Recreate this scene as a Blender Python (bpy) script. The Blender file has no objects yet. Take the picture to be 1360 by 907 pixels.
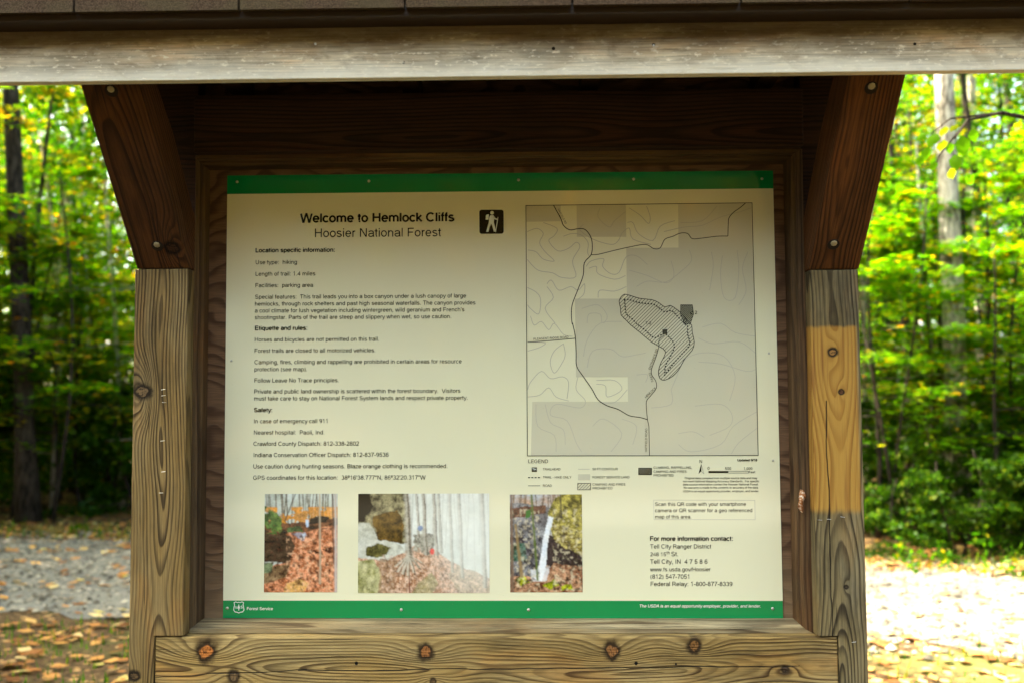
import bpy, bmesh, math, random
import numpy as np
from mathutils import Matrix, Vector
from math import radians as RAD, sin, cos, pi, tan

S = bpy.context.scene
C = S.collection
ZS = 1.50                      # height of the sign's centre above the ground

# ------------------------------------------------------------------ camera
F = 1322.0
YAW, PITCH, ROLL = 0.02268931, 0.05874665, 0.0051027
EYE = Vector((0.07726911, -2.19749862, ZS - 0.01609388))
def cam_matrix():
    c, s = cos(YAW), sin(YAW); Rz = Matrix(((c, -s, 0), (s, c, 0), (0, 0, 1)))
    c, s = cos(PITCH), sin(PITCH); Rx = Matrix(((1, 0, 0), (0, c, -s), (0, s, c)))
    c, s = cos(ROLL), sin(ROLL); Ry = Matrix(((c, 0, s), (0, 1, 0), (-s, 0, c)))
    return Rz @ Rx @ Ry
CM = cam_matrix()
cam_data = bpy.data.cameras.new('camera')
cam = bpy.data.objects.new('camera', cam_data); C.objects.link(cam)
cam.location = EYE
right, fwd, up = CM @ Vector((1, 0, 0)), CM @ Vector((0, 1, 0)), CM @ Vector((0, 0, 1))
cam.rotation_euler = Matrix((right, up, -fwd)).transposed().to_euler()
cam_data.sensor_width = 36.0
cam_data.lens = F * 36.0 / 1360.0
cam_data.clip_start = 0.05; cam_data.clip_end = 600
cam_data.dof.use_dof = True
cam_data.dof.focus_distance = 2.19
cam_data.dof.aperture_fstop = 3.0
S.camera = cam

def ray(px, py):
    return (CM @ Vector(((px - 680) / F, 1, -(py - 453.5) / F)))
def on_plane(px, py, y=0.0):
    """where the sight line through a photograph pixel meets the vertical plane at depth y -> (x, z above the sign centre)"""
    d = ray(px, py); t = (y - EYE.y) / d.y; p = EYE + d * t
    return p.x, p.z - ZS
def at(px, dist):
    """ground position seen in photograph column px at a distance in front of the camera"""
    d = ray(px, 600); return EYE.x + d.x / d.y * dist, EYE.y + dist

# ------------------------------------------------------------------ light
SUN_EL, SUN_AZ = RAD(50), RAD(-72)      # azimuth clockwise from +Y: from the left, a little behind the kiosk
world = bpy.data.worlds.new('World'); S.world = world; world.use_nodes = True
wn = world.node_tree.nodes; wl = world.node_tree.links
sky = wn.new('ShaderNodeTexSky'); sky.sky_type = 'NISHITA'; sky.sun_disc = False
sky.sun_elevation = SUN_EL; sky.sun_rotation = SUN_AZ
sky.dust_density = 5.0; sky.air_density = 0.6; sky.ozone_density = 0.4
tint = wn.new('ShaderNodeMix'); tint.data_type = 'RGBA'; tint.blend_type = 'MULTIPLY'; tint.inputs[0].default_value = 1.0
wl.new(sky.outputs[0], tint.inputs[6]); tint.inputs[7].default_value = (.98, .98, .74, 1)     # hazy warm-white sky
wl.new(tint.outputs[2], wn['Background'].inputs[0]); wn['Background'].inputs[1].default_value = 0.15
sun_data = bpy.data.lights.new('sun', 'SUN'); sun_data.energy = 2.3; sun_data.angle = RAD(0.53)
sun_data.color = (1.0, 0.90, 0.74)
sun = bpy.data.objects.new('sun', sun_data); C.objects.link(sun)
sd = Vector((sin(SUN_AZ) * cos(SUN_EL), cos(SUN_AZ) * cos(SUN_EL), sin(SUN_EL)))
sun.rotation_euler = sd.to_track_quat('Z', 'Y').to_euler(); sun.location = sd * 60
S.view_settings.view_transform = 'Standard'; S.view_settings.look = 'None'
S.view_settings.exposure = 3.95; S.view_settings.gamma = 1.0
S.render.engine = 'CYCLES'
S.cycles.max_bounces = 10; S.cycles.diffuse_bounces = 6; S.cycles.glossy_bounces = 4; S.cycles.transmission_bounces = 6
S.cycles.use_denoising = True
S.cycles.sample_clamp_indirect = 8.0

# ------------------------------------------------------------------ node helpers
class NT:
    def __init__(s, name):
        s.m = bpy.data.materials.new(name); s.m.use_nodes = True
        s.t = s.m.node_tree; s.n = s.t.nodes; s.l = s.t.links
        s.p = s.n['Principled BSDF']; s.out = s.n['Material Output']
    def put(s, sock, v):
        if isinstance(v, bpy.types.NodeSocket): s.l.new(v, sock)
        elif isinstance(v, (int, float)): sock.default_value = v
        else:
            v = tuple(v)
            sock.default_value = v + (1.0,) if len(sock.default_value) == 4 and len(v) == 3 else v
    def math(s, op, a, b=0.0, c=0.0, clamp=False):
        n = s.n.new('ShaderNodeMath'); n.operation = op; n.use_clamp = clamp
        for i, v in enumerate((a, b, c)): s.put(n.inputs[i], v)
        return n.outputs[0]
    def obj(s):
        return s.n.new('ShaderNodeTexCoord').outputs['Object']
    def sep(s, v):
        n = s.n.new('ShaderNodeSeparateXYZ'); s.put(n.inputs[0], v); return n.outputs
    def comb(s, x, y, z):
        n = s.n.new('ShaderNodeCombineXYZ')
        for i, v in enumerate((x, y, z)): s.put(n.inputs[i], v)
        return n.outputs[0]
    def noise(s, vec, scale=1.0, detail=3.0, rough=0.5, dist=0.0):
        n = s.n.new('ShaderNodeTexNoise'); s.put(n.inputs['Vector'], vec)
        n.inputs['Scale'].default_value = scale; n.inputs['Detail'].default_value = detail
        n.inputs['Roughness'].default_value = rough; n.inputs['Distortion'].default_value = dist
        return n.outputs['Fac']
    def voro(s, vec, scale=1.0, feature='F1', rnd=1.0):
        n = s.n.new('ShaderNodeTexVoronoi'); n.feature = feature; s.put(n.inputs['Vector'], vec)
        n.inputs['Scale'].default_value = scale; n.inputs['Randomness'].default_value = rnd
        return n
    def ramp(s, fac, stops, interp='LINEAR'):
        n = s.n.new('ShaderNodeValToRGB'); s.put(n.inputs[0], fac); cr = n.color_ramp; cr.interpolation = interp
        while len(cr.elements) < len(stops): cr.elements.new(0.5)
        for e, (p, c) in zip(cr.elements, stops):
            e.position = p; e.color = (tuple(c) + (1.0,)) if not isinstance(c, (int, float)) else (c, c, c, 1)
        return n.outputs[0]
    def mix(s, fac, a, b, mode='MIX'):
        n = s.n.new('ShaderNodeMix'); n.data_type = 'RGBA'; n.blend_type = mode
        s.put(n.inputs[0], fac); s.put(n.inputs[6], a); s.put(n.inputs[7], b)
        return n.outputs[2]
    def bump(s, h, dist, strength=1.0, normal=None):
        n = s.n.new('ShaderNodeBump'); s.put(n.inputs['Height'], h); n.inputs['Distance'].default_value = dist
        n.inputs['Strength'].default_value = strength
        if normal is not None: s.put(n.inputs['Normal'], normal)
        return n.outputs[0]
    def set(s, **k):
        names = dict(color='Base Color', rough='Roughness', spec='Specular IOR Level', metal='Metallic', normal='Normal', coat='Coat Weight', coat_rough='Coat Roughness')
        for a, v in k.items(): s.put(s.p.inputs[names[a]], v)
        return s.m

def plain(name, col, rough=0.6, spec=0.4, metal=0.0):
    t = NT(name); n = t.noise(t.obj(), 60, 3)
    c = t.mix(n, tuple(x * 0.85 for x in col), tuple(min(1, x * 1.12) for x in col))
    return t.set(color=c, rough=rough, spec=spec, metal=metal)

def smooth(t, x, a, b):
    n = t.n.new('ShaderNodeMapRange'); n.interpolation_type = 'SMOOTHSTEP'
    t.put(n.inputs[0], x); n.inputs[1].default_value = a; n.inputs[2].default_value = b
    n.inputs[3].default_value = 0; n.inputs[4].default_value = 1
    return n.outputs[0]

def wood(name, along='z', across='x', depth='y', light=(.34, .26, .14), dark=(.11, .08, .045), spacing=.0085,
         pith=(0.0, 0.03), wander=(.05, .03), seed=0.0, knots=(), patch=None, cracks=(), grey=(.30, .28, .23), grey_amt=.35,
         relief=.0012, rot=None, contrast=1.0, rough=.78, holes=(), darkspots=True, extra=None):
    """growth rings of a sawn board: nested cathedrals round a wandering pith, bent round knots.  (u along, v across, w into the board)"""
    t = NT(name); co = t.obj()
    if rot is not None:
        mp = t.n.new('ShaderNodeMapping'); mp.vector_type = 'POINT'; t.put(mp.inputs[0], co)
        mp.inputs['Location'].default_value = rot[0]; mp.inputs['Rotation'].default_value = rot[1]; co = mp.outputs[0]
    x = t.sep(co); ix = dict(x=0, y=1, z=2)
    u, v, w = x[ix[along]], x[ix[across]], x[ix[depth]]
    us = t.math('ADD', u, seed * 7.31)
    n1 = t.math('SUBTRACT', t.noise(t.comb(us, t.math('MULTIPLY', v, .4), seed), 2.2, 1.5), .5)
    n2 = t.math('SUBTRACT', t.noise(t.comb(us, seed + 5, t.math('MULTIPLY', v, .4)), 2.0, 1.0), .5)
    vv = t.math('ADD', t.math('SUBTRACT', v, pith[0]), t.math('MULTIPLY', n2, wander[1]))
    ww = t.math('ADD', t.math('ADD', w, pith[1]), t.math('MULTIPLY', n1, wander[0]))
    g = t.math('SQRT', t.math('ADD', t.math('MULTIPLY', vv, vv), t.math('MULTIPLY', ww, ww)))
    fine = t.math('SUBTRACT', t.noise(t.comb(t.math('MULTIPLY', us, 6), t.math('MULTIPLY', v, 40), t.math('MULTIPLY', w, 40)), 1, 3), .5)
    g = t.math('ADD', g, t.math('MULTIPLY', fine, .0035))
    kmask = None; kring = None
    for (ku, kv, kr, kstr, kcol) in knots:
        du = t.math('SUBTRACT', u, ku); dv = t.math('SUBTRACT', v, kv)
        e = t.math('ADD', t.math('POWER', t.math('MULTIPLY', du, .38), 2.0), t.math('POWER', dv, 2.0))
        e = t.math('EXPONENT', t.math('MULTIPLY', e, -1.0 / (kr * 1.7) ** 2))
        sgn = t.math('MULTIPLY', e, kstr)
        g = t.math('ADD', g, sgn)
    s = t.math('DIVIDE', g, spacing)
    fr = t.math('FRACT', t.math('ADD', s, 100.0))
    late = t.math('MULTIPLY', smooth(t, fr, .28, .82), t.math('SUBTRACT', 1.0, smooth(t, fr, .88, 1.0)))
    # each ring has its own strength
    rn = t.noise(t.comb(t.math('FLOOR', t.math('ADD', s, 100.0)), seed, t.math('MULTIPLY', u, .8)), .83, 0)
    late = t.math('MULTIPLY', late, t.math('ADD', .35, t.math('MULTIPLY', smooth(t, rn, .25, .62), .65)))
    fib = t.noise(t.comb(t.math('MULTIPLY', us, 9), t.math('MULTIPLY', v, 420), t.math('MULTIPLY', w, 420)), 1, 4, .6)
    blot = t.noise(t.comb(t.math('MULTIPLY', us, 1.6), t.math('MULTIPLY', v, 6), t.math('MULTIPLY', w, 6)), 1.6, 4, .6)
    base = t.mix(t.math('MULTIPLY', smooth(t, blot, .35, .7), grey_amt), light, grey)
    col = t.mix(t.math('MULTIPLY', late, .92 * contrast), base, dark)
    col = t.mix(1.0, col, t.ramp(fib, [(.28, .50), (.5, .95), (.75, 1.28)]), 'MULTIPLY')
    blot2 = t.noise(t.comb(t.math('MULTIPLY', us, 5), t.math('MULTIPLY', v, 14), t.math('MULTIPLY', w, 14)), 1.0, 5, .65)
    col = t.mix(1.0, col, t.ramp(blot2, [(.3, .60), (.5, 1.0), (.72, 1.2)]), 'MULTIPLY')
    warm = t.noise(t.comb(t.math('MULTIPLY', us, 2.3), t.math('MULTIPLY', v, 9), seed + 2.0), 1.3, 4, .6)
    col = t.mix(t.math('MULTIPLY', smooth(t, warm, .52, .68), .38), col, t.mix(1.0, col, (1.35, .92, .55), 'MULTIPLY'))
    chk = t.noise(t.comb(t.math('MULTIPLY', us, 5), t.math('MULTIPLY', v, 190), t.math('MULTIPLY', w, 190)), 1, 3, .55)
    chk = smooth(t, chk, .66, .73); col = t.mix(t.math('MULTIPLY', chk, .7), col, tuple(c * .3 for c in dark))
    h = t.math('SUBTRACT', t.math('ADD', t.math('MULTIPLY', late, .8), t.math('MULTIPLY', fib, .6)), t.math('MULTIPLY', chk, 1.2))
    if patch is not None:
        col, h = patch(t, u, v, w, col, h, late, fib)
    for (ku, kv, kr, kstr, kcol) in knots:
        du = t.math('SUBTRACT', u, ku); dv = t.math('SUBTRACT', v, kv)
        kn = t.math('SUBTRACT', t.noise(t.comb(u, v, seed + 3), 70, 3), .5)
        d = t.math('SQRT', t.math('ADD', t.math('MULTIPLY', du, du), t.math('MULTIPLY', t.math('MULTIPLY', dv, dv), .8)))
        d = t.math('ADD', d, t.math('MULTIPLY', kn, kr * 1.0))
        q = t.math('DIVIDE', d, kr)
        crk = t.noise(t.comb(t.math('MULTIPLY', u, 3.0), v, seed), 95, 4, .7)
        inner = t.mix(smooth(t, crk, .46, .62), kcol, tuple(c * .22 for c in kcol))
        dk = tuple(c * .45 for c in dark)
        cc = t.mix(smooth(t, q, .55, .8), inner, dk)
        m = t.math('SUBTRACT', 1.0, smooth(t, q, .85, 1.6))
        col = t.mix(m, col, cc)
        h = t.math('SUBTRACT', h, t.math('MULTIPLY', m, .6))
    for (hu, hv, hr) in holes:
        du = t.math('SUBTRACT', u, hu); dv = t.math('SUBTRACT', v, hv)
        d = t.math('SQRT', t.math('ADD', t.math('MULTIPLY', du, du), t.math('MULTIPLY', dv, dv)))
        m = t.math('SUBTRACT', 1.0, smooth(t, d, hr * .8, hr * 1.15))
        col = t.mix(m, col, (.004, .003, .002)); h = t.math('SUBTRACT', h, t.math('MULTIPLY', m, 2.5))
    for (u0, u1, v0, slope, wid) in cracks:      # v = v0 + slope*(u-u0)
        nn = t.math('SUBTRACT', t.noise(t.comb(t.math('MULTIPLY', u, 9), seed + 9, 0.0), 1, 3), .5)
        vc = t.math('ADD', t.math('ADD', v0, t.math('MULTIPLY', t.math('SUBTRACT', u, u0), slope)), t.math('MULTIPLY', nn, .012))
        d = t.math('ABSOLUTE', t.math('SUBTRACT', v, vc))
        wn_ = t.math('MULTIPLY', t.math('ADD', t.noise(t.comb(t.math('MULTIPLY', u, 22), 1.0, seed), 1, 2), .25), wid)
        m = t.math('SUBTRACT', 1.0, smooth(t, t.math('DIVIDE', d, wn_), .55, 1.3))
        m = t.math('MULTIPLY', m, t.math('MULTIPLY', t.math('GREATER_THAN', u, u0), t.math('LESS_THAN', u, u1)))
        col = t.mix(t.math('MULTIPLY', m, .93), col, (.006, .004, .003)); h = t.math('SUBTRACT', h, t.math('MULTIPLY', m, 2.0))
    if extra is not None: col = extra(t, u, v, w, col)
    return t.set(color=col, rough=rough, spec=.25, normal=t.bump(h, relief, 1.0))

# ------------------------------------------------------------------ mesh helpers
def link(name, me, mat=None, parent=None):
    o = bpy.data.objects.new(name, me); C.objects.link(o)
    if mat is not None and len(me.materials) == 0: me.materials.append(mat)
    if parent is not None: o.parent = parent
    return o
def tag(o, label=None, cat=None, group=None, kind=None):
    if label: o['label'] = label
    if cat: o['category'] = cat
    if group: o['group'] = group
    if kind: o['kind'] = kind
    return o
def empty(name, loc=(0, 0, 0), rz=0.0):
    o = bpy.data.objects.new(name, None); C.objects.link(o); o.location = loc; o.rotation_euler = (0, 0, rz)
    o.empty_display_size = .1
    return o
class MB:
    def __init__(s): s.v = []; s.f = []
    def add(s, vs, fs):
        b = len(s.v); s.v += [tuple(p) for p in vs]; s.f += [tuple(i + b for i in f) for f in fs]; return s
    def box(s, x0, x1, y0, y1, z0, z1):
        return s.add([(x, y, z) for z in (z0, z1) for y in (y0, y1) for x in (x0, x1)],
                     [(0, 2, 3, 1), (4, 5, 7, 6), (0, 1, 5, 4), (2, 6, 7, 3), (0, 4, 6, 2), (1, 3, 7, 5)])
    def prism(s, poly, a, b, axis='y'):
        """poly in the plane across the axis: axis y -> (x,z), axis x -> (y,z)"""
        n = len(poly)
        mk = (lambda p, q: (p[0], q, p[1])) if axis == 'y' else (lambda p, q: (q, p[0], p[1]))
        vs = [mk(p, a) for p in poly] + [mk(p, b) for p in poly]
        return s.add(vs, [tuple(range(n))[::-1], tuple(range(n, 2 * n))] + [(i, (i + 1) % n, n + (i + 1) % n, n + i) for i in range(n)])
    def tube(s, pts, rads, k=8, cap=True):
        pts = [Vector(p) for p in pts]; rings = []
        ref = Vector((0, 0, 1)) if abs((pts[-1] - pts[0]).normalized().z) < .9 else Vector((1, 0, 0))
        vs = []
        for i, p in enumerate(pts):
            d = (pts[min(i + 1, len(pts) - 1)] - pts[max(i - 1, 0)]).normalized()
            a = d.cross(ref).normalized(); b = d.cross(a).normalized()
            for j in range(k):
                t = 2 * pi * j / k; vs.append(p + (a * cos(t) + b * sin(t)) * rads[i])
        fs = [(i * k + j, i * k + (j + 1) % k, (i + 1) * k + (j + 1) % k, (i + 1) * k + j) for i in range(len(pts) - 1) for j in range(k)]
        if cap: fs += [tuple(range(k))[::-1], tuple((len(pts) - 1) * k + j for j in range(k))]
        return s.add(vs, fs)
    def build(s, name, mat=None, parent=None, bevel=0.0, smooth_=False, seg=2):
        me = bpy.data.meshes.new(name); me.from_pydata(s.v, [], s.f)
        bm = bmesh.new(); bm.from_mesh(me)
        bmesh.ops.recalc_face_normals(bm, faces=bm.faces)
        if bevel > 0:
            bmesh.ops.bevel(bm, geom=bm.edges[:], offset=bevel, segments=seg, affect='EDGES', profile=.5, clamp_overlap=True)
        bm.to_mesh(me); bm.free()
        if smooth_:
            me.polygons.foreach_set('use_smooth', [True] * len(me.polygons))
        me.update()
        return link(name, me, mat, parent)

# ------------------------------------------------------------------ wood materials
def kpt(px, py, y, r, st, col):    # a knot seen at a pixel on the plane y: (u=x, v=z)
    x, z = on_plane(px, py, y); return x, z + ZS, r, st, col
YP = -.10
def zk(px, py, r, st, col, y=YP):  # knot on a vertical post: u = z, v = x
    x, z = on_plane(px, py, y); return z + ZS, x, r, st, col
def hole(px, py, r, y=YP):
    x, z = on_plane(px, py, y); return x, z + ZS, r
orange = (.52, .17, .035); brownk = (.13, .075, .03)
xc, zc = on_plane(215, 600, YP)
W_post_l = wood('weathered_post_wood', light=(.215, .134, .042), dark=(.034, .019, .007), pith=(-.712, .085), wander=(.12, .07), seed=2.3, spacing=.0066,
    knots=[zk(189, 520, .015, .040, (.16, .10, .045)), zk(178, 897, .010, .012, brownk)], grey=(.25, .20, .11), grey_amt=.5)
xa, za = on_plane(1105, 433, YP); xb, zb = on_plane(1105, 678, YP)
def fresh_patch(t, u, v, w, col, h, late, fib):
    n = t.math('SUBTRACT', t.noise(t.comb(t.math('MULTIPLY', v, 60), t.math('MULTIPLY', u, 20), 0.0), 1, 2), .5)
    uu = t.math('ADD', u, t.math('MULTIPLY', n, .012))
    m = t.math('MULTIPLY', smooth(t, uu, zb + ZS - .010, zb + ZS + .008), t.math('SUBTRACT', 1.0, smooth(t, uu, za + ZS - .006, za + ZS + .003)))
    m = t.math('MULTIPLY', m, t.math('SUBTRACT', 1.0, smooth(t, v, .748, .756)))
    f = t.mix(t.math('MULTIPLY', late, .7), (.44, .24, .048), (.24, .095, .014))
    f = t.mix(1.0, f, t.ramp(fib, [(.25, .86), (.55, 1.0), (.8, 1.1)]), 'MULTIPLY')
    # long resin streaks
    st = t.noise(t.comb(t.math('MULTIPLY', u, 3.0), t.math('MULTIPLY', v, 70), 2.0), 1, 2)
    f = t.mix(t.math('MULTIPLY', smooth(t, st, .60, .72), .7), f, (.20, .075, .02))
    return t.mix(m, col, f), h
W_post_r = wood('patched_post_wood', light=(.205, .152, .068), dark=(.034, .023, .012), pith=(.705, .075), wander=(.12, .05), seed=7.1, spacing=.0068,
    knots=[zk(1106, 468, .0085, .016, (.30, .15, .04)), zk(1117, 520, .005, .008, (.12, .05, .02)), zk(1124, 779, .004, .006, (.05, .035, .02))],
    patch=fresh_patch, cracks=[(.85, 1.42 + .06, on_plane(1106, 845, YP)[0], -.004, .0016)], grey=(.24, .21, .14), grey_amt=.6)
zbm = on_plane(680, 880, YP)[1] + ZS
bx0, bz0 = on_plane(205, 899, YP)
W_beam = wood('weathered_beam_wood', along='x', across='z', light=(.345, .22, .07), dark=(.07, .037, .012), pith=(zbm - .012, .085), wander=(.12, .08), seed=4.4, spacing=.0064,
    knots=[kpt(273, 865, YP, .0185, .040, orange), kpt(310, 898, YP, .0115, .018, (.15, .09, .04)), kpt(565, 866, YP, .0145, .022, (.34, .13, .035)),
           kpt(813, 864, YP, .0150, .024, (.30, .13, .04)), kpt(922, 858, YP, .0130, .022, (.24, .11, .03)), kpt(1043, 890, YP, .0075, .014, (.06, .035, .02)), kpt(575, 905, YP, .006, .012, brownk)],
    holes=[hole(473, 881, .0036), hole(845, 881, .0036), hole(898, 882, .0022)],
    cracks=[(bx0, bx0 + .32, bz0 + ZS, .045, .0010), (-.42, .62, bz0 + ZS + .012, .012, .0013)], grey=(.36, .29, .15), grey_amt=.5)
# the braces run at an angle: rotate their lengthwise axis onto z
BR_ANG = math.atan2(.307, .278)       # rise over run, towards the camera
def brace_knot(px, py, r, st, col, seam=.267):
    d = ray(px, py); k = tan(BR_ANG); t = (seam + ZS - .1 * k - EYE.z - EYE.y * k) / (d.z + d.y * k); p = EYE + d * t
    return -p.y * cos(BR_ANG) + p.z * sin(BR_ANG), p.x, r, st, col
W_brace_l = wood('stained_brace_wood', light=(.095, .036, .010), dark=(.017, .0065, .0025), pith=(-.745, -1.075), wander=(.10, .06), seed=1.2, spacing=.0075,
    rot=((0, 0, 0), (-(pi / 2 - BR_ANG), 0, 0)), knots=[brace_knot(229, 330, .014, .034, (.05, .02, .008))], grey_amt=.15, grey=(.10, .05, .022), contrast=.9)
W_brace_r = wood('stained_brace_wood', light=(.14, .051, .013), dark=(.024, .0085, .003), pith=(.685, -1.085), wander=(.07, .04), seed=6.6, spacing=.0062,
    rot=((0, 0, 0), (-(pi / 2 - BR_ANG), 0, 0)), knots=[], grey_amt=.15, grey=(.14, .07, .035), contrast=.95)
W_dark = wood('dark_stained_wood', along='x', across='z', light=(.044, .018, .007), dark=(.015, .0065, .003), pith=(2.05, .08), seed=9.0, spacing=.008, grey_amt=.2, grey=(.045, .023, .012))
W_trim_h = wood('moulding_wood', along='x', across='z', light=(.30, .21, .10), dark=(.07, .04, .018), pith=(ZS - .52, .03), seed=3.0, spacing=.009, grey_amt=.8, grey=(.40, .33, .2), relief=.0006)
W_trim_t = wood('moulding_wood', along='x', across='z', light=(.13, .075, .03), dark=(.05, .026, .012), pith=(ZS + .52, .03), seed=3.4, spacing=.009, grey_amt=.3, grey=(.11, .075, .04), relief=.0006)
W_trim_v = wood('moulding_wood', light=(.115, .066, .03), dark=(.045, .024, .012), pith=(0, .03), seed=3.9, spacing=.009, grey_amt=.4, grey=(.13, .09, .05), relief=.0006)
Z0 = ZS
def fascia_flecks_and_light(t, u, v, w, col):
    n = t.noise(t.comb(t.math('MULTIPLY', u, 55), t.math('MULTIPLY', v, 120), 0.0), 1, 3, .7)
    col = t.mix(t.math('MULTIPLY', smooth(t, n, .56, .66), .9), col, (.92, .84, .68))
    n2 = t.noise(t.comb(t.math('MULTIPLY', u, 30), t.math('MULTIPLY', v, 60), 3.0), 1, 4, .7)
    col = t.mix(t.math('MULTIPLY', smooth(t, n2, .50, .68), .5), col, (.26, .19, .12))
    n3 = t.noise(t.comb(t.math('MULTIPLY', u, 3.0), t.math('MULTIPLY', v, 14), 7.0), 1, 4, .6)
    up = smooth(t, t.math('ADD', v, t.math('MULTIPLY', t.math('SUBTRACT', n3, .5), .09)), Z0 + .600, Z0 + .655)      # soffit shade painted into the top of the board
    lo = t.math('SUBTRACT', 1.0, smooth(t, t.math('ADD', v, t.math('MULTIPLY', t.math('SUBTRACT', n3, .5), .05)), Z0 + .57, Z0 + .60))     # brighter light painted along the lower edge
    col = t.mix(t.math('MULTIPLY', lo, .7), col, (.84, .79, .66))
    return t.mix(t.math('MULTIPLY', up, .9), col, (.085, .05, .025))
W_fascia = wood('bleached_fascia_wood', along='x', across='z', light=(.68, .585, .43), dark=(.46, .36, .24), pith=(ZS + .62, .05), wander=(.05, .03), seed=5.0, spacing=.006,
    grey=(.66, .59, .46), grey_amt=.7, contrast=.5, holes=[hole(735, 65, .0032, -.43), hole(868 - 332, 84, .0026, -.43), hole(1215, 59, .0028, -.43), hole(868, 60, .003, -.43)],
    relief=.001, extra=fascia_flecks_and_light)
# exterior plywood: broad rotary-cut figure running sideways
def ply():
    t = NT('weathered_plywood'); x = t.sep(t.obj())
    wv = t.noise(t.comb(t.math('MULTIPLY', x[0], 3.0), 0.0, t.math('MULTIPLY', x[2], 5)), 1, 3)
    g = t.math('ADD', t.math('MULTIPLY', x[2], 26), t.math('MULTIPLY', wv, 11))
    fr = t.math('FRACT', g)
    late = t.math('MULTIPLY', smooth(t, fr, .35, .8), t.math('SUBTRACT', 1.0, smooth(t, fr, .86, 1.0)))
    fib = t.noise(t.comb(t.math('MULTIPLY', x[0], 20), 0.0, t.math('MULTIPLY', x[2], 520)), 1, 4)
    dust = t.noise(t.comb(t.math('MULTIPLY', x[0], 8), 0.0, t.math('MULTIPLY', x[2], 8)), 1, 4)
    c = t.mix(t.math('MULTIPLY', late, .8), (.16, .088, .047), (.058, .028, .014))
    c = t.mix(1.0, c, t.ramp(fib, [(.3, .7), (.6, 1.1)]), 'MULTIPLY')
    low = t.math('SUBTRACT', 1.0, smooth(t, x[2], ZS - .49, ZS - .30))      # splash dust towards the sill
    c = t.mix(t.math('MULTIPLY', low, t.math('MULTIPLY', dust, .9)), c, (.30, .21, .12))
    return t.set(color=c, rough=.8, spec=.2, normal=t.bump(t.math('ADD', late, fib), .0008))
M_ply = ply()
def shingle_mat():
    t = NT('asphalt_shingle'); n = t.noise(t.obj(), 420, 2, .7); n2 = t.noise(t.obj(), 14, 4)
    c = t.mix(smooth(t, n, .35, .65), (.025, .015, .010), (.10, .066, .042))
    c = t.mix(t.math('MULTIPLY', smooth(t, n2, .45, .65), .4), c, (.07, .06, .03))
    return t.set(color=c, rough=.95, spec=.1, normal=t.bump(n, .002))
M_shingle = shingle_mat()
M_drip = plain('brown_drip_metal', (.035, .02, .011), .45)
M_steel = plain('zinc_screw_steel', (.62, .60, .55), .35, .5, .7)
M_rust = plain('galvanised_bolt', (.46, .40, .27), .5, .5, .5)
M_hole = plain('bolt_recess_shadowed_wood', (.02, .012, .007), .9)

# ------------------------------------------------------------------ the kiosk
K = empty('information_kiosk')
tag(K, 'brown timber trailhead kiosk with shingled roof, angled braces and framed notice board', 'kiosk')
Z = lambda z: z + ZS
XL0, XL1, XR0, XR1 = -.776, -.661, .657, .7585
SEAM_L, SEAM_R, BT = .267, .2535, -.507
def post(outer, inner, lap, seam, mat):
    bb = BT - .135
    poly = [(outer, -.02), (inner, -.02), (inner, Z(bb)), (lap, Z(bb)), (lap, Z(BT) + .002), (inner, Z(BT) + .002), (inner, Z(seam)), (outer, Z(seam))]
    return MB().prism(poly, YP, .008).build('post', mat, K, bevel=.0022)
post(XL0, XL1, -.7225, SEAM_L, W_post_l)
pr = post(XR1, XR0, .6995, SEAM_R, W_post_r); pr['label'] = 'right post with an orange unweathered patch and a long vertical crack'
for a, b, s in ((XL0, XL1, SEAM_L), (XR0, XR1, SEAM_R)):
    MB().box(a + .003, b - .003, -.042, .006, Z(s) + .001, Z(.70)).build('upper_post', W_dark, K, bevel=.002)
MB().box(-.7215, .6985, YP + .003, -.02, Z(BT - .133), Z(BT)).build('cross_beam', W_beam, K, bevel=.0035, seg=3)
# braces: polygon in (y, z)
def brace(x0, x1, seam, mat):
    k = tan(BR_ANG); yb = -.409
    th = .108 / cos(BR_ANG)            # vertical thickness of the slanted member
    f0 = Z(seam) + .0015
    low = lambda y: f0 + (-.1 - y) * k
    poly = [(-.1, f0), (-.045, f0), (-.045, low(-.045) + th * .95), (-.20, low(-.20) + th * .95 if low(-.2) + th < Z(.7) else Z(.70)), (yb, Z(.70)), (yb, low(yb))]
    return MB().prism(poly, x0, x1, 'x').build('brace', mat, K, bevel=.0025)
brace(XL0 + .004, XL1 + .001, SEAM_L, W_brace_l)
brace(XR0 - .001, XR1 + .002, SEAM_R, W_brace_r)
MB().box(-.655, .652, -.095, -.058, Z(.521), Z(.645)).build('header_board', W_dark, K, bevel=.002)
MB().box(-.70, .70, .003, .016, Z(-.60), Z(.70)).build('backing_panel', M_ply, K)
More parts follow.
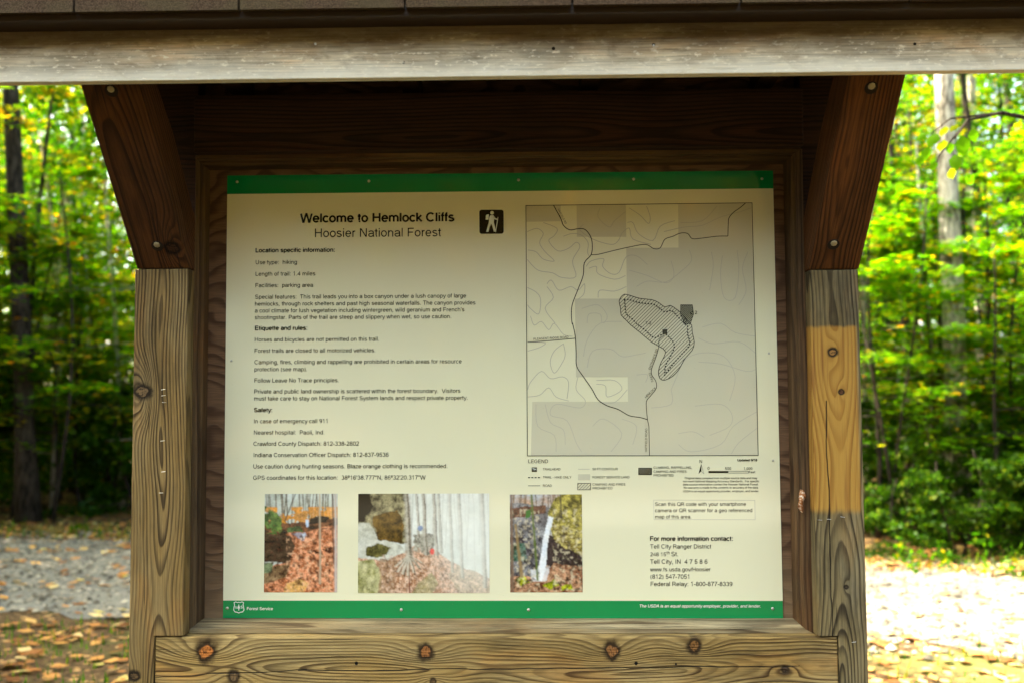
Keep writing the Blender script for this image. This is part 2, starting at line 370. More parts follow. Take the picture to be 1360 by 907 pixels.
# mitred moulding round the notice
ix0, ix1, iz0, iz1 = -.651, .6325, Z(-.4895), Z(.5035)
prof = [(0, .003), (0, -.030), (.0035, -.038), (.0035, -.044), (.008, -.050), (.008, -.066)]
def ring(o, y): return [(ix0 - o, y, iz0 - o * 1.0), (ix1 + o, y, iz0 - o * 1.0), (ix1 + o, y, iz1 + o), (ix0 - o, y, iz1 + o)]
outer = {0: .0165, 1: .0235, 2: .0165, 3: .0095}
def corner(i, o, y):
    # each corner clipped against the neighbouring timber
    x = ix0 - min(o, .0095) if i in (0, 3) else ix1 + min(o, .024)
    z = iz0 - min(o, .0165) if i in (0, 1) else iz1 + min(o, .017)
    return (x, y, z)
for side, (i, j, m) in enumerate(((0, 1, W_trim_h), (1, 2, W_trim_v), (2, 3, W_trim_t), (3, 0, W_trim_v))):
    pf = prof + [(.05, -.066), (.05, .003)]
    n = len(pf); mb = MB()
    vs = [corner(i, o, y) for o, y in pf] + [corner(j, o, y) for o, y in pf]
    mb.add(vs, [(a, (a + 1) % n, n + (a + 1) % n, n + a) for a in range(n)] + [tuple(range(n)), tuple(range(2 * n - 1, n - 1, -1))])
    mb.build('moulding', m, K)
# eave
FY = -.43
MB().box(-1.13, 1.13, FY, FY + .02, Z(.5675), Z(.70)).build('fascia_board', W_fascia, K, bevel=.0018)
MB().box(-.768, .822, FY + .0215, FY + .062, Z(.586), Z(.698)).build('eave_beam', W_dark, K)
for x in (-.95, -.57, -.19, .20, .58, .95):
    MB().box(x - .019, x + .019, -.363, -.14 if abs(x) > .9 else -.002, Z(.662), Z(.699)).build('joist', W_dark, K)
MB().box(-1.14, 1.14, -.471, FY - .001, Z(.661), Z(.674)).build('soffit', M_drip, K)
MB().box(-1.15, 1.15, -.485, -.4715, Z(.659), Z(.679)).build('drip_edge', M_drip, K, bevel=.001)
RP = tan(RAD(34)); YR = .16; ridge = .679 + (.485 + YR) * RP      # a lean-to roof rising to a rear ridge
NP = 6
for k in range(NP):          # roof decking, plank by plank
    a, b = (.485 + YR) * k / NP, (.485 + YR) * (k + 1) / NP - .003
    za_, zb_ = .680 + a * RP, .680 + b * RP
    MB().prism([(-.485 + a, Z(za_)), (-.485 + b, Z(zb_)), (-.485 + b, Z(zb_ + .016)), (-.485 + a, Z(za_ + .016))], -1.15, 1.15, 'x').build('roof_plank', W_dark, K)
for x in (-1.12, -.57, 0, .57, 1.12):
    r0 = lambda y: .680 + (y + .485) * RP - .0015
    poly = [(-.40, Z(r0(-.40))), (YR - .01, Z(r0(YR - .01))), (YR - .01, Z(r0(YR - .01) - .07)), (-.34, Z(r0(-.34) - .07))]
    MB().prism(poly, x - .018, x + .018, 'x').build('rafter', W_dark, K)
MB().box(-.775, .757, .009, .022, Z(.7015), Z(ridge - .10)).build('rear_board', W_dark, K)
# shingle tabs in courses
tabme = None
rs = random.Random(5)
x_joint = [-1.15] + [on_plane(p, 5, -.53)[0] for p in (88, 318, 542, 780)]
stepx = .292
ptabs = []
for row in range(7):
    for sgn in (-1,):
        xs = []
        x = x_joint[1] + (stepx / 2 if row % 2 else 0) - stepx * 2
        while x < 1.17:
            a, b = max(x + .002, -1.16), min(x + stepx - .002, 1.16)
            if b - a > .04: xs.append((a, b))
            x += stepx
        for a, b in xs:
            y0 = -.502 + row * .094; y1 = min(y0 + .12, YR)
            z0 = .680 + .0165 + (y0 + .485) * RP + .004; z1 = .680 + .0175 + (y1 + .485) * RP
            th = .010 + rs.uniform(-.0015, .0015)
            poly = [(y0, z0), (y1, z1), (y1, z1 + .004), (y0, z0 + th)]
            if row == 0: poly = [(y0, z0 - .0205), (y0 + .014, z0 - .0195), (y0 + .018, z0 + .002), (y1, z1), (y1, z1 + .004), (y0, z0 + th - .006)]
            poly = [((-p[0] if sgn > 0 else p[0]), Z(p[1])) for p in poly]
            MB().prism(poly, a, b, 'x').build('shingle', M_shingle, K)
MB().prism([(YR - .09, Z(ridge - .03)), (YR + .012, Z(ridge + .034)), (YR + .012, Z(ridge - .05)), (YR + .02, Z(ridge - .05)), (YR + .02, Z(ridge + .048)), (YR - .09, Z(ridge - .018))], -1.16, 1.16, 'x').build('ridge_cap', M_shingle, K)
# bolts in countersunk holes (on the slanted underside of the braces)
def bolt(px, py, x_known):
    d = ray(px, py)
    # meet the slanted face z = Z(seam)+(-.1-y)*k
    seam = SEAM_L if px < 600 else SEAM_R; k = tan(BR_ANG)
    t = (Z(seam) - .1 * k - EYE.z - EYE.y * k) / (d.z + d.y * k)
    p = EYE + d * t; nrm = Vector((0, -sin(BR_ANG), -cos(BR_ANG)))
    a, b = Vector((1, 0, 0)), Vector((0, -cos(BR_ANG), sin(BR_ANG)))
    mb = MB(); mb.tube([p + nrm * .0008, p - nrm * .004], [.0125, .0115], 20); o = mb.build('bolt_recess', M_hole, K)
    q = p + b * .0035
    MB().tube([q - nrm * .001, q + nrm * .0022, q + nrm * .0034], [.0072, .0066, .0045], 8).build('bolt', M_rust, K, smooth_=False)
for px, py in ((148, 121), (209, 327), (1107, 325), (1157, 117)): bolt(px, py, 0)
for kx, ky, kr in ((230, 330, .011),):
    pass
# staples left in the posts
def staple(px, py, ang=0, y=YP):
    x, z = on_plane(px, py, y); z = Z(z)
    dx, dz = .0042 * cos(ang), .0042 * sin(ang)
    MB().tube([(x - dx, y + .001, z - dz), (x - dx, y - .0012, z - dz), (x + dx, y - .0012, z + dz), (x + dx, y + .001, z + dz)], [.00055] * 4, 4).build('staple', M_steel, K)
for px, py in ((217, 517), (217, 525), (218, 534), (216, 585), (217, 626), (214, 654), (1089, 690), (1101, 689), (1119, 686), (1134, 852)): staple(px, py, random.Random(px).uniform(-.15, .15))
for px, py in ((419, 59), (868, 61)):
    x, z = on_plane(px, py, FY); MB().tube([(x, FY + .002, Z(z)), (x, FY - .0015, Z(z))], [.0022, .0018], 10).build('nail', M_steel, K)

# ------------------------------------------------------------------ the sign
SG = empty('information_sign', (0, 0, ZS - .4885))
tag(SG, 'white trailhead information sign with green bands, map and three photos screwed inside the kiosk', 'sign')
def SP(px, py, lift=0.0):     # photograph pixel -> point on the face of the sign in the sign's own frame
    x, z = on_plane(px, py, -lift); return (x, -lift, z + .4885)
def gloss(name, col, var=0.0, rough=.035):
    t = NT(name); n = t.noise(t.obj(), 7, 3)
    c = t.mix(n, tuple(x * (1 - var) for x in col), tuple(min(1, x * (1 + var)) for x in col))
    sp = t.noise(t.obj(), 260, 2, .7); c = t.mix(t.math('MULTIPLY', smooth(t, sp, .70, .78), .45), c, (.25, .2, .12))
    r = t.math('ADD', rough, t.math('MULTIPLY', t.noise(t.obj(), 5, 4), .07))
    return t.set(color=c, rough=r, spec=.7)
M_sheet = gloss('glossy_white_sheet', (.815, .785, .565), .02)
M_green = gloss('green_print', (.0, .25, .07), .03)
M_ink = gloss('black_print', (.012, .011, .010), 0, .06)
M_white = gloss('white_print', (.82, .86, .80), 0, .06)
M_parcel = gloss('grey_map_tint', (.63, .60, .455), .01)
M_contour = gloss('contour_print', (.50, .47, .40), 0)
M_road = gloss('road_print', (.03, .028, .024), 0)
c4 = [(302, 233.7), (1026.5, 227.2), (1040.1, 820.9), (296.1, 820.1)]
def poly_part(name, pts, mat, lift, parent=SG, thick=None):
    mb = MB()
    vs = [SP(px, py, 0) for px, py in pts]
    if thick:
        n = len(vs); a = [(v[0], 0.0, v[2]) for v in vs]; b = [(v[0], thick, v[2]) for v in vs]
        mb.add(a + b, [tuple(range(n)), tuple(range(2 * n - 1, n - 1, -1))] + [(i, (i + 1) % n, n + (i + 1) % n, n + i) for i in range(n)])
    else:
        mb.add([(v[0], -lift, v[2]) for v in vs], [tuple(range(len(vs)))])
    return mb.build(name, mat, parent)
poly_part('sign_sheet', c4, M_sheet, 0, thick=.0028)
poly_part('green_band', [(302, 233.7), (1026.5, 227.2), (1027, 250.8), (301.8, 258.3)], M_green, .0003)['label'] = 'dark green band along the top edge'
poly_part('green_band', [(296.4, 796.9), (1039.5, 797.3), (1040.1, 820.9), (296.1, 820.1)], M_green, .0003)['label'] = 'bright green band along the bottom edge'

# --- a plain grotesque stroke alphabet -------------------------------------------------
def A(cx, cy, rx, ry, a0, a1, n=10):
    return [(cx + rx * cos(RAD(a0 + (a1 - a0) * i / n)), cy + ry * sin(RAD(a0 + (a1 - a0) * i / n))) for i in range(n + 1)]
def G():
    g = {}
    T, X = .676, .482        # centre lines of cap top and x-height
    g['A'] = (.667, [[(.03, 0), (.31, .70), (.357, .70), (.637, 0)], [(.135, .235), (.532, .235)]])
    g['B'] = (.667, [[(.12, .04), (.38, .04)] + A(.38, .205, .185, .165, -90, 90) + [(.12, .37)], [(.12, T), (.36, T)] + A(.36, .523, .165, .153, 90, -90) + [(.12, .37)], [(.12, 0), (.12, .716)]])
    g['C'] = (.722, [A(.375, .358, .29, .325, 42, 318, 20)])
    g['D'] = (.722, [[(.12, .04), (.33, .04)] + A(.33, .358, .30, .318, -90, 90, 16) + [(.12, T)], [(.12, 0), (.12, .716)]])
    g['E'] = (.667, [[(.61, .04), (.12, .04), (.12, T), (.60, T)], [(.12, .37), (.57, .37)]])
    g['F'] = (.611, [[(.12, 0), (.12, T), (.57, T)], [(.12, .36), (.51, .36)]])
    g['G'] = (.778, [A(.395, .358, .31, .325, 45, 320, 20) + [(.665, .33), (.42, .33)]])
    g['H'] = (.722, [[(.12, 0), (.12, .716)], [(.60, 0), (.60, .716)], [(.12, .37), (.60, .37)]])
    g['I'] = (.278, [[(.14, 0), (.14, .716)]])
    g['J'] = (.5, [[(.38, .716), (.38, .2)] + A(.215, .19, .165, .16, 0, -180)])
    g['K'] = (.667, [[(.12, 0), (.12, .716)], [(.58, .716), (.12, .25)], [(.27, .41), (.62, 0)]])
    g['L'] = (.556, [[(.12, .716), (.12, .04), (.52, .04)]])
    g['M'] = (.833, [[(.115, 0), (.115, .716)], [(.13, .70), (.40, .02), (.433, .02), (.70, .70)], [(.718, 0), (.718, .716)]])
    g['N'] = (.722, [[(.12, 0), (.12, .716)], [(.14, .70), (.58, .016)], [(.60, 0), (.60, .716)]])
    g['O'] = (.778, [A(.389, .358, .325, .328, 0, 360, 26)])
    g['P'] = (.667, [[(.12, 0), (.12, T), (.38, T)] + A(.38, .49, .19, .186, 90, -90) + [(.12, .304)]])
    g['Q'] = (.778, [A(.389, .358, .325, .328, 0, 360, 26), [(.44, .18), (.71, -.02)]])
    g['R'] = (.722, [[(.12, 0), (.12, T), (.40, T)] + A(.40, .508, .19, .168, 90, -90) + [(.12, .34)], [(.36, .33), (.50, .26), (.67, 0)]])
    g['S'] = (.667, [A(.33, .51, .225, .168, 25, 200, 12) + [(.17, .40), (.34, .36), (.50, .31)] + A(.335, .20, .245, .163, 35, -165, 12)])
    g['T'] = (.611, [[(.02, T), (.59, T)], [(.305, 0), (.305, T)]])
    g['U'] = (.722, [[(.12, .716), (.12, .28)] + A(.36, .28, .24, .245, 180, 360, 14) + [(.60, .716)]])
    g['V'] = (.667, [[(.04, .716), (.31, .02), (.357, .02), (.627, .716)]])
    g['W'] = (.944, [[(.05, .716), (.225, .02), (.265, .02), (.45, .69), (.49, .69), (.68, .02), (.72, .02), (.895, .716)]])
    g['X'] = (.667, [[(.04, 0), (.62, .716)], [(.05, .716), (.63, 0)]])
    g['Y'] = (.667, [[(.04, .716), (.333, .30), (.627, .716)], [(.333, 0), (.333, .30)]])
    g['Z'] = (.611, [[(.05, T), (.55, T), (.05, .04), (.57, .04)]])
    g['a'] = (.556, [A(.27, .36, .19, .125, 165, 0, 10) + [(.46, .12), (.50, 0)], [(.46, .30), (.27, .27)] + A(.235, .15, .155, .118, 90, 270, 10) + A(.28, .18, .18, .148, 270, 350, 6)])
    g['b'] = (.556, [[(.105, 0), (.105, .716)], A(.295, .26, .19, .232, 0, 360, 18)])
    g['c'] = (.5, [A(.27, .26, .20, .228, 40, 320, 16)])
    g['d'] = (.556, [[(.45, 0), (.45, .716)], A(.26, .26, .19, .232, 0, 360, 18)])
    g['e'] = (.556, [[(.08, .265), (.475, .265)] + A(.277, .26, .20, .228, 2, 320, 18)])
    g['f'] = (.278, [[(.125, 0), (.125, .55)] + A(.225, .575, .10, .105, 180, 85, 6), [(.01, X), (.26, X)]])
    g['g'] = (.556, [[(.45, .52), (.45, .02)] + A(.26, -.0, .19, .17, 0, -165, 10), A(.26, .265, .19, .222, 0, 360, 18)])
    g['h'] = (.556, [[(.105, 0), (.105, .716)], [(.105, .30)] + A(.28, .31, .17, .172, 170, 0, 10) + [(.45, 0)]])
    g['i'] = (.222, [[(.11, 0), (.11, .52)], [(.11, .62), (.11, .716)]])
    g['j'] = (.222, [[(.11, .52), (.11, -.1)] + A(.03, -.1, .08, .08, 0, -80, 5), [(.11, .62), (.11, .716)]])
    g['k'] = (.5, [[(.105, 0), (.105, .716)], [(.44, .52), (.105, .19)], [(.21, .29), (.47, 0)]])
    g['l'] = (.222, [[(.11, 0), (.11, .716)]])
    g['m'] = (.833, [[(.105, 0), (.105, .52)], [(.105, .32)] + A(.26, .32, .155, .162, 170, 0, 9) + [(.415, 0)], [(.415, .32)] + A(.57, .32, .155, .162, 170, 0, 9) + [(.725, 0)]])
    g['n'] = (.556, [[(.105, 0), (.105, .52)], [(.105, .30)] + A(.28, .31, .17, .172, 170, 0, 10) + [(.45, 0)]])
    g['o'] = (.556, [A(.277, .26, .20, .228, 0, 360, 20)])
    g['p'] = (.556, [[(.105, -.2), (.105, .52)], A(.295, .26, .19, .232, 0, 360, 18)])
    g['q'] = (.556, [[(.45, -.2), (.45, .52)], A(.26, .26, .19, .232, 0, 360, 18)])
    g['r'] = (.333, [[(.105, 0), (.105, .52)], [(.105, .30)] + A(.26, .32, .155, .162, 170, 75, 6)])
    g['s'] = (.5, [A(.245, .375, .155, .112, 25, 210, 9) + [(.245, .265)] + A(.25, .145, .175, .112, 50, -160, 10)])
    g['t'] = (.278, [[(.13, .66), (.13, .12)] + A(.21, .12, .08, .085, 180, 280, 5), [(.01, X), (.25, X)]])
    g['u'] = (.556, [[(.105, .52), (.105, .20)] + A(.275, .205, .17, .172, 180, 355, 10), [(.45, .52), (.45, 0)]])
    g['v'] = (.5, [[(.03, .52), (.23, .02), (.27, .02), (.47, .52)]])
    g['w'] = (.722, [[(.03, .52), (.175, .02), (.21, .02), (.345, .50), (.377, .50), (.512, .02), (.547, .02), (.692, .52)]])
    g['x'] = (.5, [[(.03, 0), (.46, .52)], [(.04, .52), (.47, 0)]])
    g['y'] = (.5, [[(.03, .52), (.255, .02)], [(.47, .52), (.24, -.09), (.17, -.165), (.06, -.165)]])
    g['z'] = (.5, [[(.04, X), (.43, X), (.05, .04), (.46, .04)]])
    g['0'] = (.556, [A(.278, .355, .20, .322, 0, 360, 22)])
    g['1'] = (.556, [[(.12, .54), (.25, .61), (.31, .716), (.31, 0)]])
    g['2'] = (.556, [A(.275, .49, .19, .187, 160, -35, 12) + [(.07, .06), (.07, .04), (.50, .04)]])
    g['3'] = (.556, [A(.27, .515, .165, .162, 160, -90, 12), A(.27, .20, .20, .162, 90, -160, 12)])
    g['4'] = (.556, [[(.39, 0), (.39, .68), (.05, .215), (.52, .215)]])
    g['5'] = (.556, [[(.48, T), (.155, T), (.10, .35)] + A(.27, .23, .20, .192, 140, -160, 14)])
    g['6'] = (.556, [A(.285, .22, .195, .185, 0, 360, 18), [(.09, .25)] + A(.30, .40, .21, .278, 180, 60, 9) + [(.47, .56)]])
    g['7'] = (.556, [[(.05, T), (.49, T), (.30, .38), (.21, 0)]])
    g['8'] = (.556, [A(.277, .52, .165, .155, 0, 360, 16), A(.277, .20, .20, .165, 0, 360, 16)])
    g['9'] = (.556, [A(.27, .49, .195, .185, 0, 360, 18), [(.465, .47)] + A(.255, .32, .21, .282, 0, -120, 9)])
    g['.'] = (.278, [[(.135, 0), (.135, .10)]]); g[','] = (.278, [[(.135, .10), (.135, 0), (.10, -.12)]])
    g[':'] = (.278, [[(.135, 0), (.135, .10)], [(.135, .42), (.135, .52)]])
    g['-'] = (.333, [[(.03, .26), (.30, .26)]]); g[' '] = (.278, [])
    g['('] = (.333, [A(.34, .26, .22, .48, 130, 230, 8)]); g[')'] = (.333, [A(-.01, .26, .22, .48, 50, -50, 8)])
    g['/'] = (.278, [[(.01, -.01), (.26, .72)]]); g["'"] = (.191, [[(.095, .716), (.095, .48)]])
    g['"'] = (.355, [[(.10, .716), (.10, .48)], [(.25, .716), (.25, .48)]])
    g['\u00ba'] = (.365, [A(.18, .58, .11, .12, 0, 360, 12), [(.06, .39), (.30, .39)]])
    return g
GL = G()
def stroke_mesh(mb, path, w, xf):
    """a flat ribbon of width w round a centre line, mitred"""
    n = len(path)
    if n < 2: return
    closed = math.dist(path[0], path[-1]) < 1e-6
    L, Rr = [], []
    for i, p in enumerate(path):
        if closed: a, b = path[i - 1 if i > 0 else n - 2], path[i + 1 if i < n - 1 else 1]
        else: a, b = path[max(i - 1, 0)], path[min(i + 1, n - 1)]
        def nd(p0, p1):
            d = (p1[0] - p0[0], p1[1] - p0[1]); l = math.hypot(*d) or 1e-9; return d[0] / l, d[1] / l
        d0 = nd(a, p) if a != p else nd(p, b); d1 = nd(p, b) if b != p else nd(a, p)
        m = (d0[0] + d1[0], d0[1] + d1[1]); l = math.hypot(*m)
        if l < .3: m, k = d0, 1.0
        else:
            m = (m[0] / l, m[1] / l); k = 1 / max(.55, m[0] * d0[0] + m[1] * d0[1])
        nx, ny = -m[1] * k * w / 2, m[0] * k * w / 2
        L.append((p[0] + nx, p[1] + ny)); Rr.append((p[0] - nx, p[1] - ny))
    mb.add([xf(*q) for q in L + Rr], [(i, i + 1, n + i + 1, n + i) for i in range(n - 1)])
def adv(text, bold): return sum(GL[c][0] for c in text) * (1.055 if bold else 1.0)
def text_line(name, text, xl, xr, base, bold=False, mat=None, lift=.0008, italic=False, slope=None, weight=None, parent=None, ybase_r=None):
    """text between two photograph columns, baseline through (xl, base)"""
    if ybase_r is None:
        # the sign's own horizontal at this height, as seen in the photograph
        s = (-6.5 + (base - 230) / 590 * 7.3) / 735.0; ybase_r = base + s * (xr - xl)
    p0, p1 = SP(xl, base), SP(xr, ybase_r)
    dx, dz = p1[0] - p0[0], p1[2] - p0[2]; L = math.hypot(dx, dz); ex, ez = dx / L, dz / L
    k = L / (adv(text, bold) - .06); w = weight or (.135 if bold else .078)
    mb = MB(); pen = -.03; f = 1.055 if bold else 1.0
    for ch in text:
        a, paths = GL[ch]
        for path in paths:
            def xf(u, v, pen=pen):
                u = u * f + pen + (v * .2 if italic else 0)
                return (p0[0] + (u * ex - v * ez) * k, -lift, p0[2] + (u * ez + v * ex) * k)
            stroke_mesh(mb, path, w, xf)
        pen += a * f
    return mb.build(name, mat or M_ink, parent or SG)
TL = [
 ('heading', 'Welcome to Hemlock Cliffs', 399.4, 603.2, 295.9, 1), ('heading', 'Hoosier National Forest', 417.6, 585.6, 315.6, 0),
 ('text_line', 'Location specific information:', 339.4, 445, 335.6, 1), ('text_line', 'Use type:  hiking', 339.4, 394.7, 351.4, 0),
 ('text_line', 'Length of trail: 1.4 miles', 339.3, 418.8, 366.8, 0), ('text_line', 'Facilities:  parking area', 339.1, 415.9, 382, 0),
 ('text_line', 'Special features:  This trail leads you into a box canyon under a lush canopy of large', 338.8, 619.1, 397.3, 0),
 ('text_line', 'hemlocks, through rock shelters and past high seasonal waterfalls. The canyon provides', 338.5, 631.5, 406.5, 0),
 ('text_line', "a cool climate for lush vegetation including wintergreen, wild geranium and French's", 338.5, 616.8, 415.5, 0),
 ('text_line', 'shootingstar. Parts of the trail are steep and slippery when wet, so use caution.', 338.5, 599.7, 424.4, 0),
 ('text_line', 'Etiquette and rules:', 338.5, 408.5, 438.7, 1), ('text_line', 'Horses and bicycles are not permitted on this trail.', 338.2, 503.8, 453.6, 0),
 ('text_line', 'Forest trails are closed to all motorized vehicles.', 338, 498.8, 468.3, 0),
 ('text_line', 'Camping, fires, climbing and rappelling are prohibited in certain areas for resource', 338, 613.2, 483.4, 0),
 ('text_line', 'protection (see map).', 337.9, 408.2, 492.8, 0), ('text_line', 'Follow Leave No Trace principles.', 337.7, 450.3, 507.6, 0),
 ('text_line', 'Private and public land ownership is scattered within the forest boundary.  Visitors', 337.5, 611.5, 522.2, 0),
 ('text_line', 'must take care to stay on National Forest System lands and respect private property.', 337.4, 621.5, 531.5, 0),
 ('text_line', 'Safety:', 337.4, 362, 546.8, 1), ('text_line', 'In case of emergency call 911', 337, 436.2, 561.6, 0),
 ('text_line', 'Nearest hospital:  Paoli, Ind.', 337, 431.2, 576.6, 0), ('text_line', 'Crawford County Dispatch: 812-338-2802', 336.6, 476.8, 591.6, 0),
 ('text_line', 'Indiana Conservation Officer Dispatch: 812-837-9536', 336.6, 516.2, 606.5, 0),
 ('text_line', 'Use caution during hunting seasons. Blaze orange clothing is recommended.', 336.3, 594.7, 621.6, 0),
 ('text_line', 'GPS coordinates for this location:  38\u00ba16\'38.777"N, 86\u00ba32\'20.317"W', 336.2, 565, 636.6, 0),
 ('text_line', 'LEGEND', 701.4, 727.9, 614.4, 0), ('text_line', 'TRAILHEAD', 721, 744.3, 624.1, 0), ('text_line', 'TRAIL - HIKE ONLY', 721, 758.8, 634.7, 0),
 ('text_line', 'ROAD', 721, 732.9, 645.9, 0), ('text_line', '50 FT CONTOUR', 786.9, 820.5, 623.9, 0), ('text_line', 'FOREST SERVICE LAND', 786.9, 836.1, 634.7, 0),
 ('text_line', 'CAMPING AND FIRES', 786.9, 830.6, 644.3, 0), ('text_line', 'PROHIBITED', 786.9, 813.4, 649.3, 0),
 ('text_line', 'CLIMBING, RAPPELLING,', 867.9, 919.2, 622, 0), ('text_line', 'CAMPING AND FIRES', 867.9, 911.8, 627.3, 0), ('text_line', 'PROHIBITED', 867.9, 894.6, 632.2, 0),
 ('text_line', 'N', 928.8, 932.7, 614.4, 0), ('text_line', 'Updated 9/18', 979, 1005.5, 612, 1), ('text_line', '0', 939.6, 942.3, 623.4, 0),
 ('text_line', '500', 962.9, 970.9, 623.4, 0), ('text_line', '1,000', 987.5, 999.2, 623.4, 0), ('text_line', 'Feet', 994.4, 1002.9, 627.8, 0),
 ('text_line', 'Original data compiled from multiple source data and may', 909.4, 1005.5, 635.7, 0), ('text_line', 'not meet National Mapping Accuracy Standards.  For specific', 907, 1008.4, 639.9, 0),
 ('text_line', 'data source information contact the Hoosier National Forest.', 907, 1007.6, 644.1, 0), ('text_line', 'No warranty is made to the contents or accuracy of the data.', 908, 1007.6, 648.3, 0),
 ('text_line', 'USDA is an equal opportunity provider, employer, and lender.', 907, 1008.4, 653, 0),
 ('text_line', 'Scan this QR code with your smartphone', 870, 990.7, 671.3, 0), ('text_line', 'camera or QR scanner for a geo referenced', 870, 999.2, 679.6, 0),
 ('text_line', 'map of this area.', 870, 918.4, 687.9, 0), ('text_line', 'For more information contact:', 863.1, 973.5, 717.5, 1),
 ('text_line', 'Tell City Ranger District', 863.6, 944.4, 727.8, 0), ('text_line', '248 15', 863.6, 884.6, 738, 0), ('text_line', 'th', 885.2, 889.6, 735.4, 0), ('text_line', 'St.', 891.4, 901, 738, 0),
 ('text_line', 'Tell City, IN  4 7 5 8 6', 863.6, 939.6, 748, 0), ('text_line', 'www.fs.usda.gov/Hoosier', 863.6, 943.6, 758, 0),
 ('text_line', '(812) 547-7051', 863.6, 916.6, 767.8, 0), ('text_line', 'Federal Relay: 1-800-877-8339', 863.8, 972.7, 777.6, 0)]
for nm, tx, a, b, y, bd in TL:
    text_line(nm, tx, a, b, y, bool(bd), weight=(.15 if bd else .088))
text_line('text_line', 'Forest Service', 327.9, 362.6, 809.4, True, M_white, weight=.11)
text_line('text_line', 'The USDA is an equal opportunity employer, provider, and lender.', 849, 1010.5, 805.9, True, M_white, italic=True, weight=.12)

# --- line work on the sign
def px_line(mb, pts, wpx, lift, dash=None):
    """ribbon along photograph pixels; width in photograph pixels"""
    k = 2.2 / F
    P = [SP(*p) for p in pts]; P = [(p[0], p[2]) for p in P]
    if dash:
        on, off = dash[0] * k, dash[1] * k; out = []; acc = 0; cur = [P[0]]; drawing = True
        for a, b in zip(P, P[1:]):
            L = math.dist(a, b); s = 0
            while s < L - 1e-9:
                lim = (on if drawing else off) - acc; step = min(lim, L - s); s += step; acc += step
                q = (a[0] + (b[0] - a[0]) * s / L, a[1] + (b[1] - a[1]) * s / L)
                if drawing: cur.append(q)
                if acc >= (on if drawing else off) - 1e-9:
                    if drawing: out.append(cur); cur = []
                    else: cur = [q]
                    drawing = not drawing; acc = 0
        if drawing and len(cur) > 1: out.append(cur)
    else: out = [P]
    for path in out: stroke_mesh(mb, path, wpx * k, lambda u, v: (u, -lift, v))
def smoothline(pts, n=4):
    out = []
    for i in range(len(pts) - 1):
        p0, p1, p2, p3 = pts[max(i - 1, 0)], pts[i], pts[i + 1], pts[min(i + 2, len(pts) - 1)]
        for j in range(n):
            t = j / n
            out.append(tuple(.5 * ((2 * p1[k]) + (-p0[k] + p2[k]) * t + (2 * p0[k] - 5 * p1[k] + 4 * p2[k] - p3[k]) * t * t + (-p0[k] + 3 * p1[k] - 3 * p2[k] + p3[k]) * t ** 3) for k in (0, 1)))
    return out + [pts[-1]]
A5 = lambda L: [(690 + x / 4.121, 250 + y / 4.121) for x, y in L]
A6 = lambda L: [(690 + x / 4.121, 420 + y / 4.121) for x, y in L]
MAP = empty('trail_map'); MAP.parent = SG
# national forest parcels (grey tint)
def parcel(pts):
    poly_part('forest_parcel', pts, M_parcel, .0004, MAP)
parcel(A5([(38, 99), (225, 97), (225, 183), (38, 186)])); parcel(A5([(312, 96), (582, 92), (584, 268), (314, 268)]))
parcel(A5([(868, 88), (1270, 84), (1277, 326), (870, 328)])); parcel(A5([(584, 328), (1276, 326), (1281, 606), (588, 606)]))
parcel([(690 + 303 / 4.121, 250 + 606 / 4.121), (690 + 1281 / 4.121, 250 + 606 / 4.121), (690 + 1300 / 4.121, 420 + 330 / 4.121), (690 + 310 / 4.121, 420 + 332 / 4.121)])
parcel(A6([(592, 331), (1300, 330), (1304, 466), (594, 466)])); parcel(A6([(70, 466), (1304, 466), (1306, 762), (62, 763)]))
# contours
rc = random.Random(11)
CONT5 = [[(42, 240), (95, 222), (130, 250), (110, 300), (140, 350), (190, 400), (130, 390), (90, 350), (45, 340)], [(130, 190), (205, 222), (190, 262), (160, 290), (210, 345), (270, 330), (310, 298), (330, 325), (290, 400), (308, 486), (230, 490), (180, 465), (100, 450), (42, 392)],
 [(240, 265), (290, 250), (340, 260), (375, 300), (372, 350), (380, 372)], [(42, 545), (90, 570), (115, 610), (105, 690), (60, 660), (44, 640)], [(150, 525), (175, 505), (215, 560), (280, 540), (320, 560), (355, 525), (352, 580), (320, 610)], [(150, 540), (185, 600), (140, 660), (195, 740)],
 [(365, 430), (392, 400), (460, 388), (455, 430), (500, 470), (545, 462), (582, 380), (640, 372), (700, 420)], [(380, 440), (420, 430), (430, 470), (520, 500), (580, 480)], [(430, 600), (440, 560), (520, 565), (585, 540)],
 [(350, 200), (330, 230), (400, 280), (500, 310), (540, 290), (560, 250), (600, 220), (620, 280), (720, 310)], [(590, 190), (620, 190), (650, 250), (730, 288), (770, 210), (850, 180)], [(600, 110), (660, 150), (705, 195), (715, 160), (695, 100)], [(440, 110), (430, 160), (490, 215), (520, 180), (580, 130)],
 [(790, 240), (900, 215), (1000, 205), (1100, 160), (1210, 130), (1265, 110)], [(880, 190), (1000, 180), (1080, 100)], [(600, 450), (700, 480), (800, 520), (845, 480), (830, 400)], [(640, 540), (700, 510), (800, 515), (880, 460), (940, 400), (930, 340)], [(1050, 350), (1060, 430), (1040, 560)],
 [(1110, 370), (1100, 480), (1120, 600), (1180, 600), (1200, 450), (1190, 340)], [(1200, 640), (1240, 560), (1220, 440), (1250, 350)], [(340, 660), (430, 640), (480, 700), (460, 740)], [(370, 740), (380, 690), (440, 690), (450, 735)]]
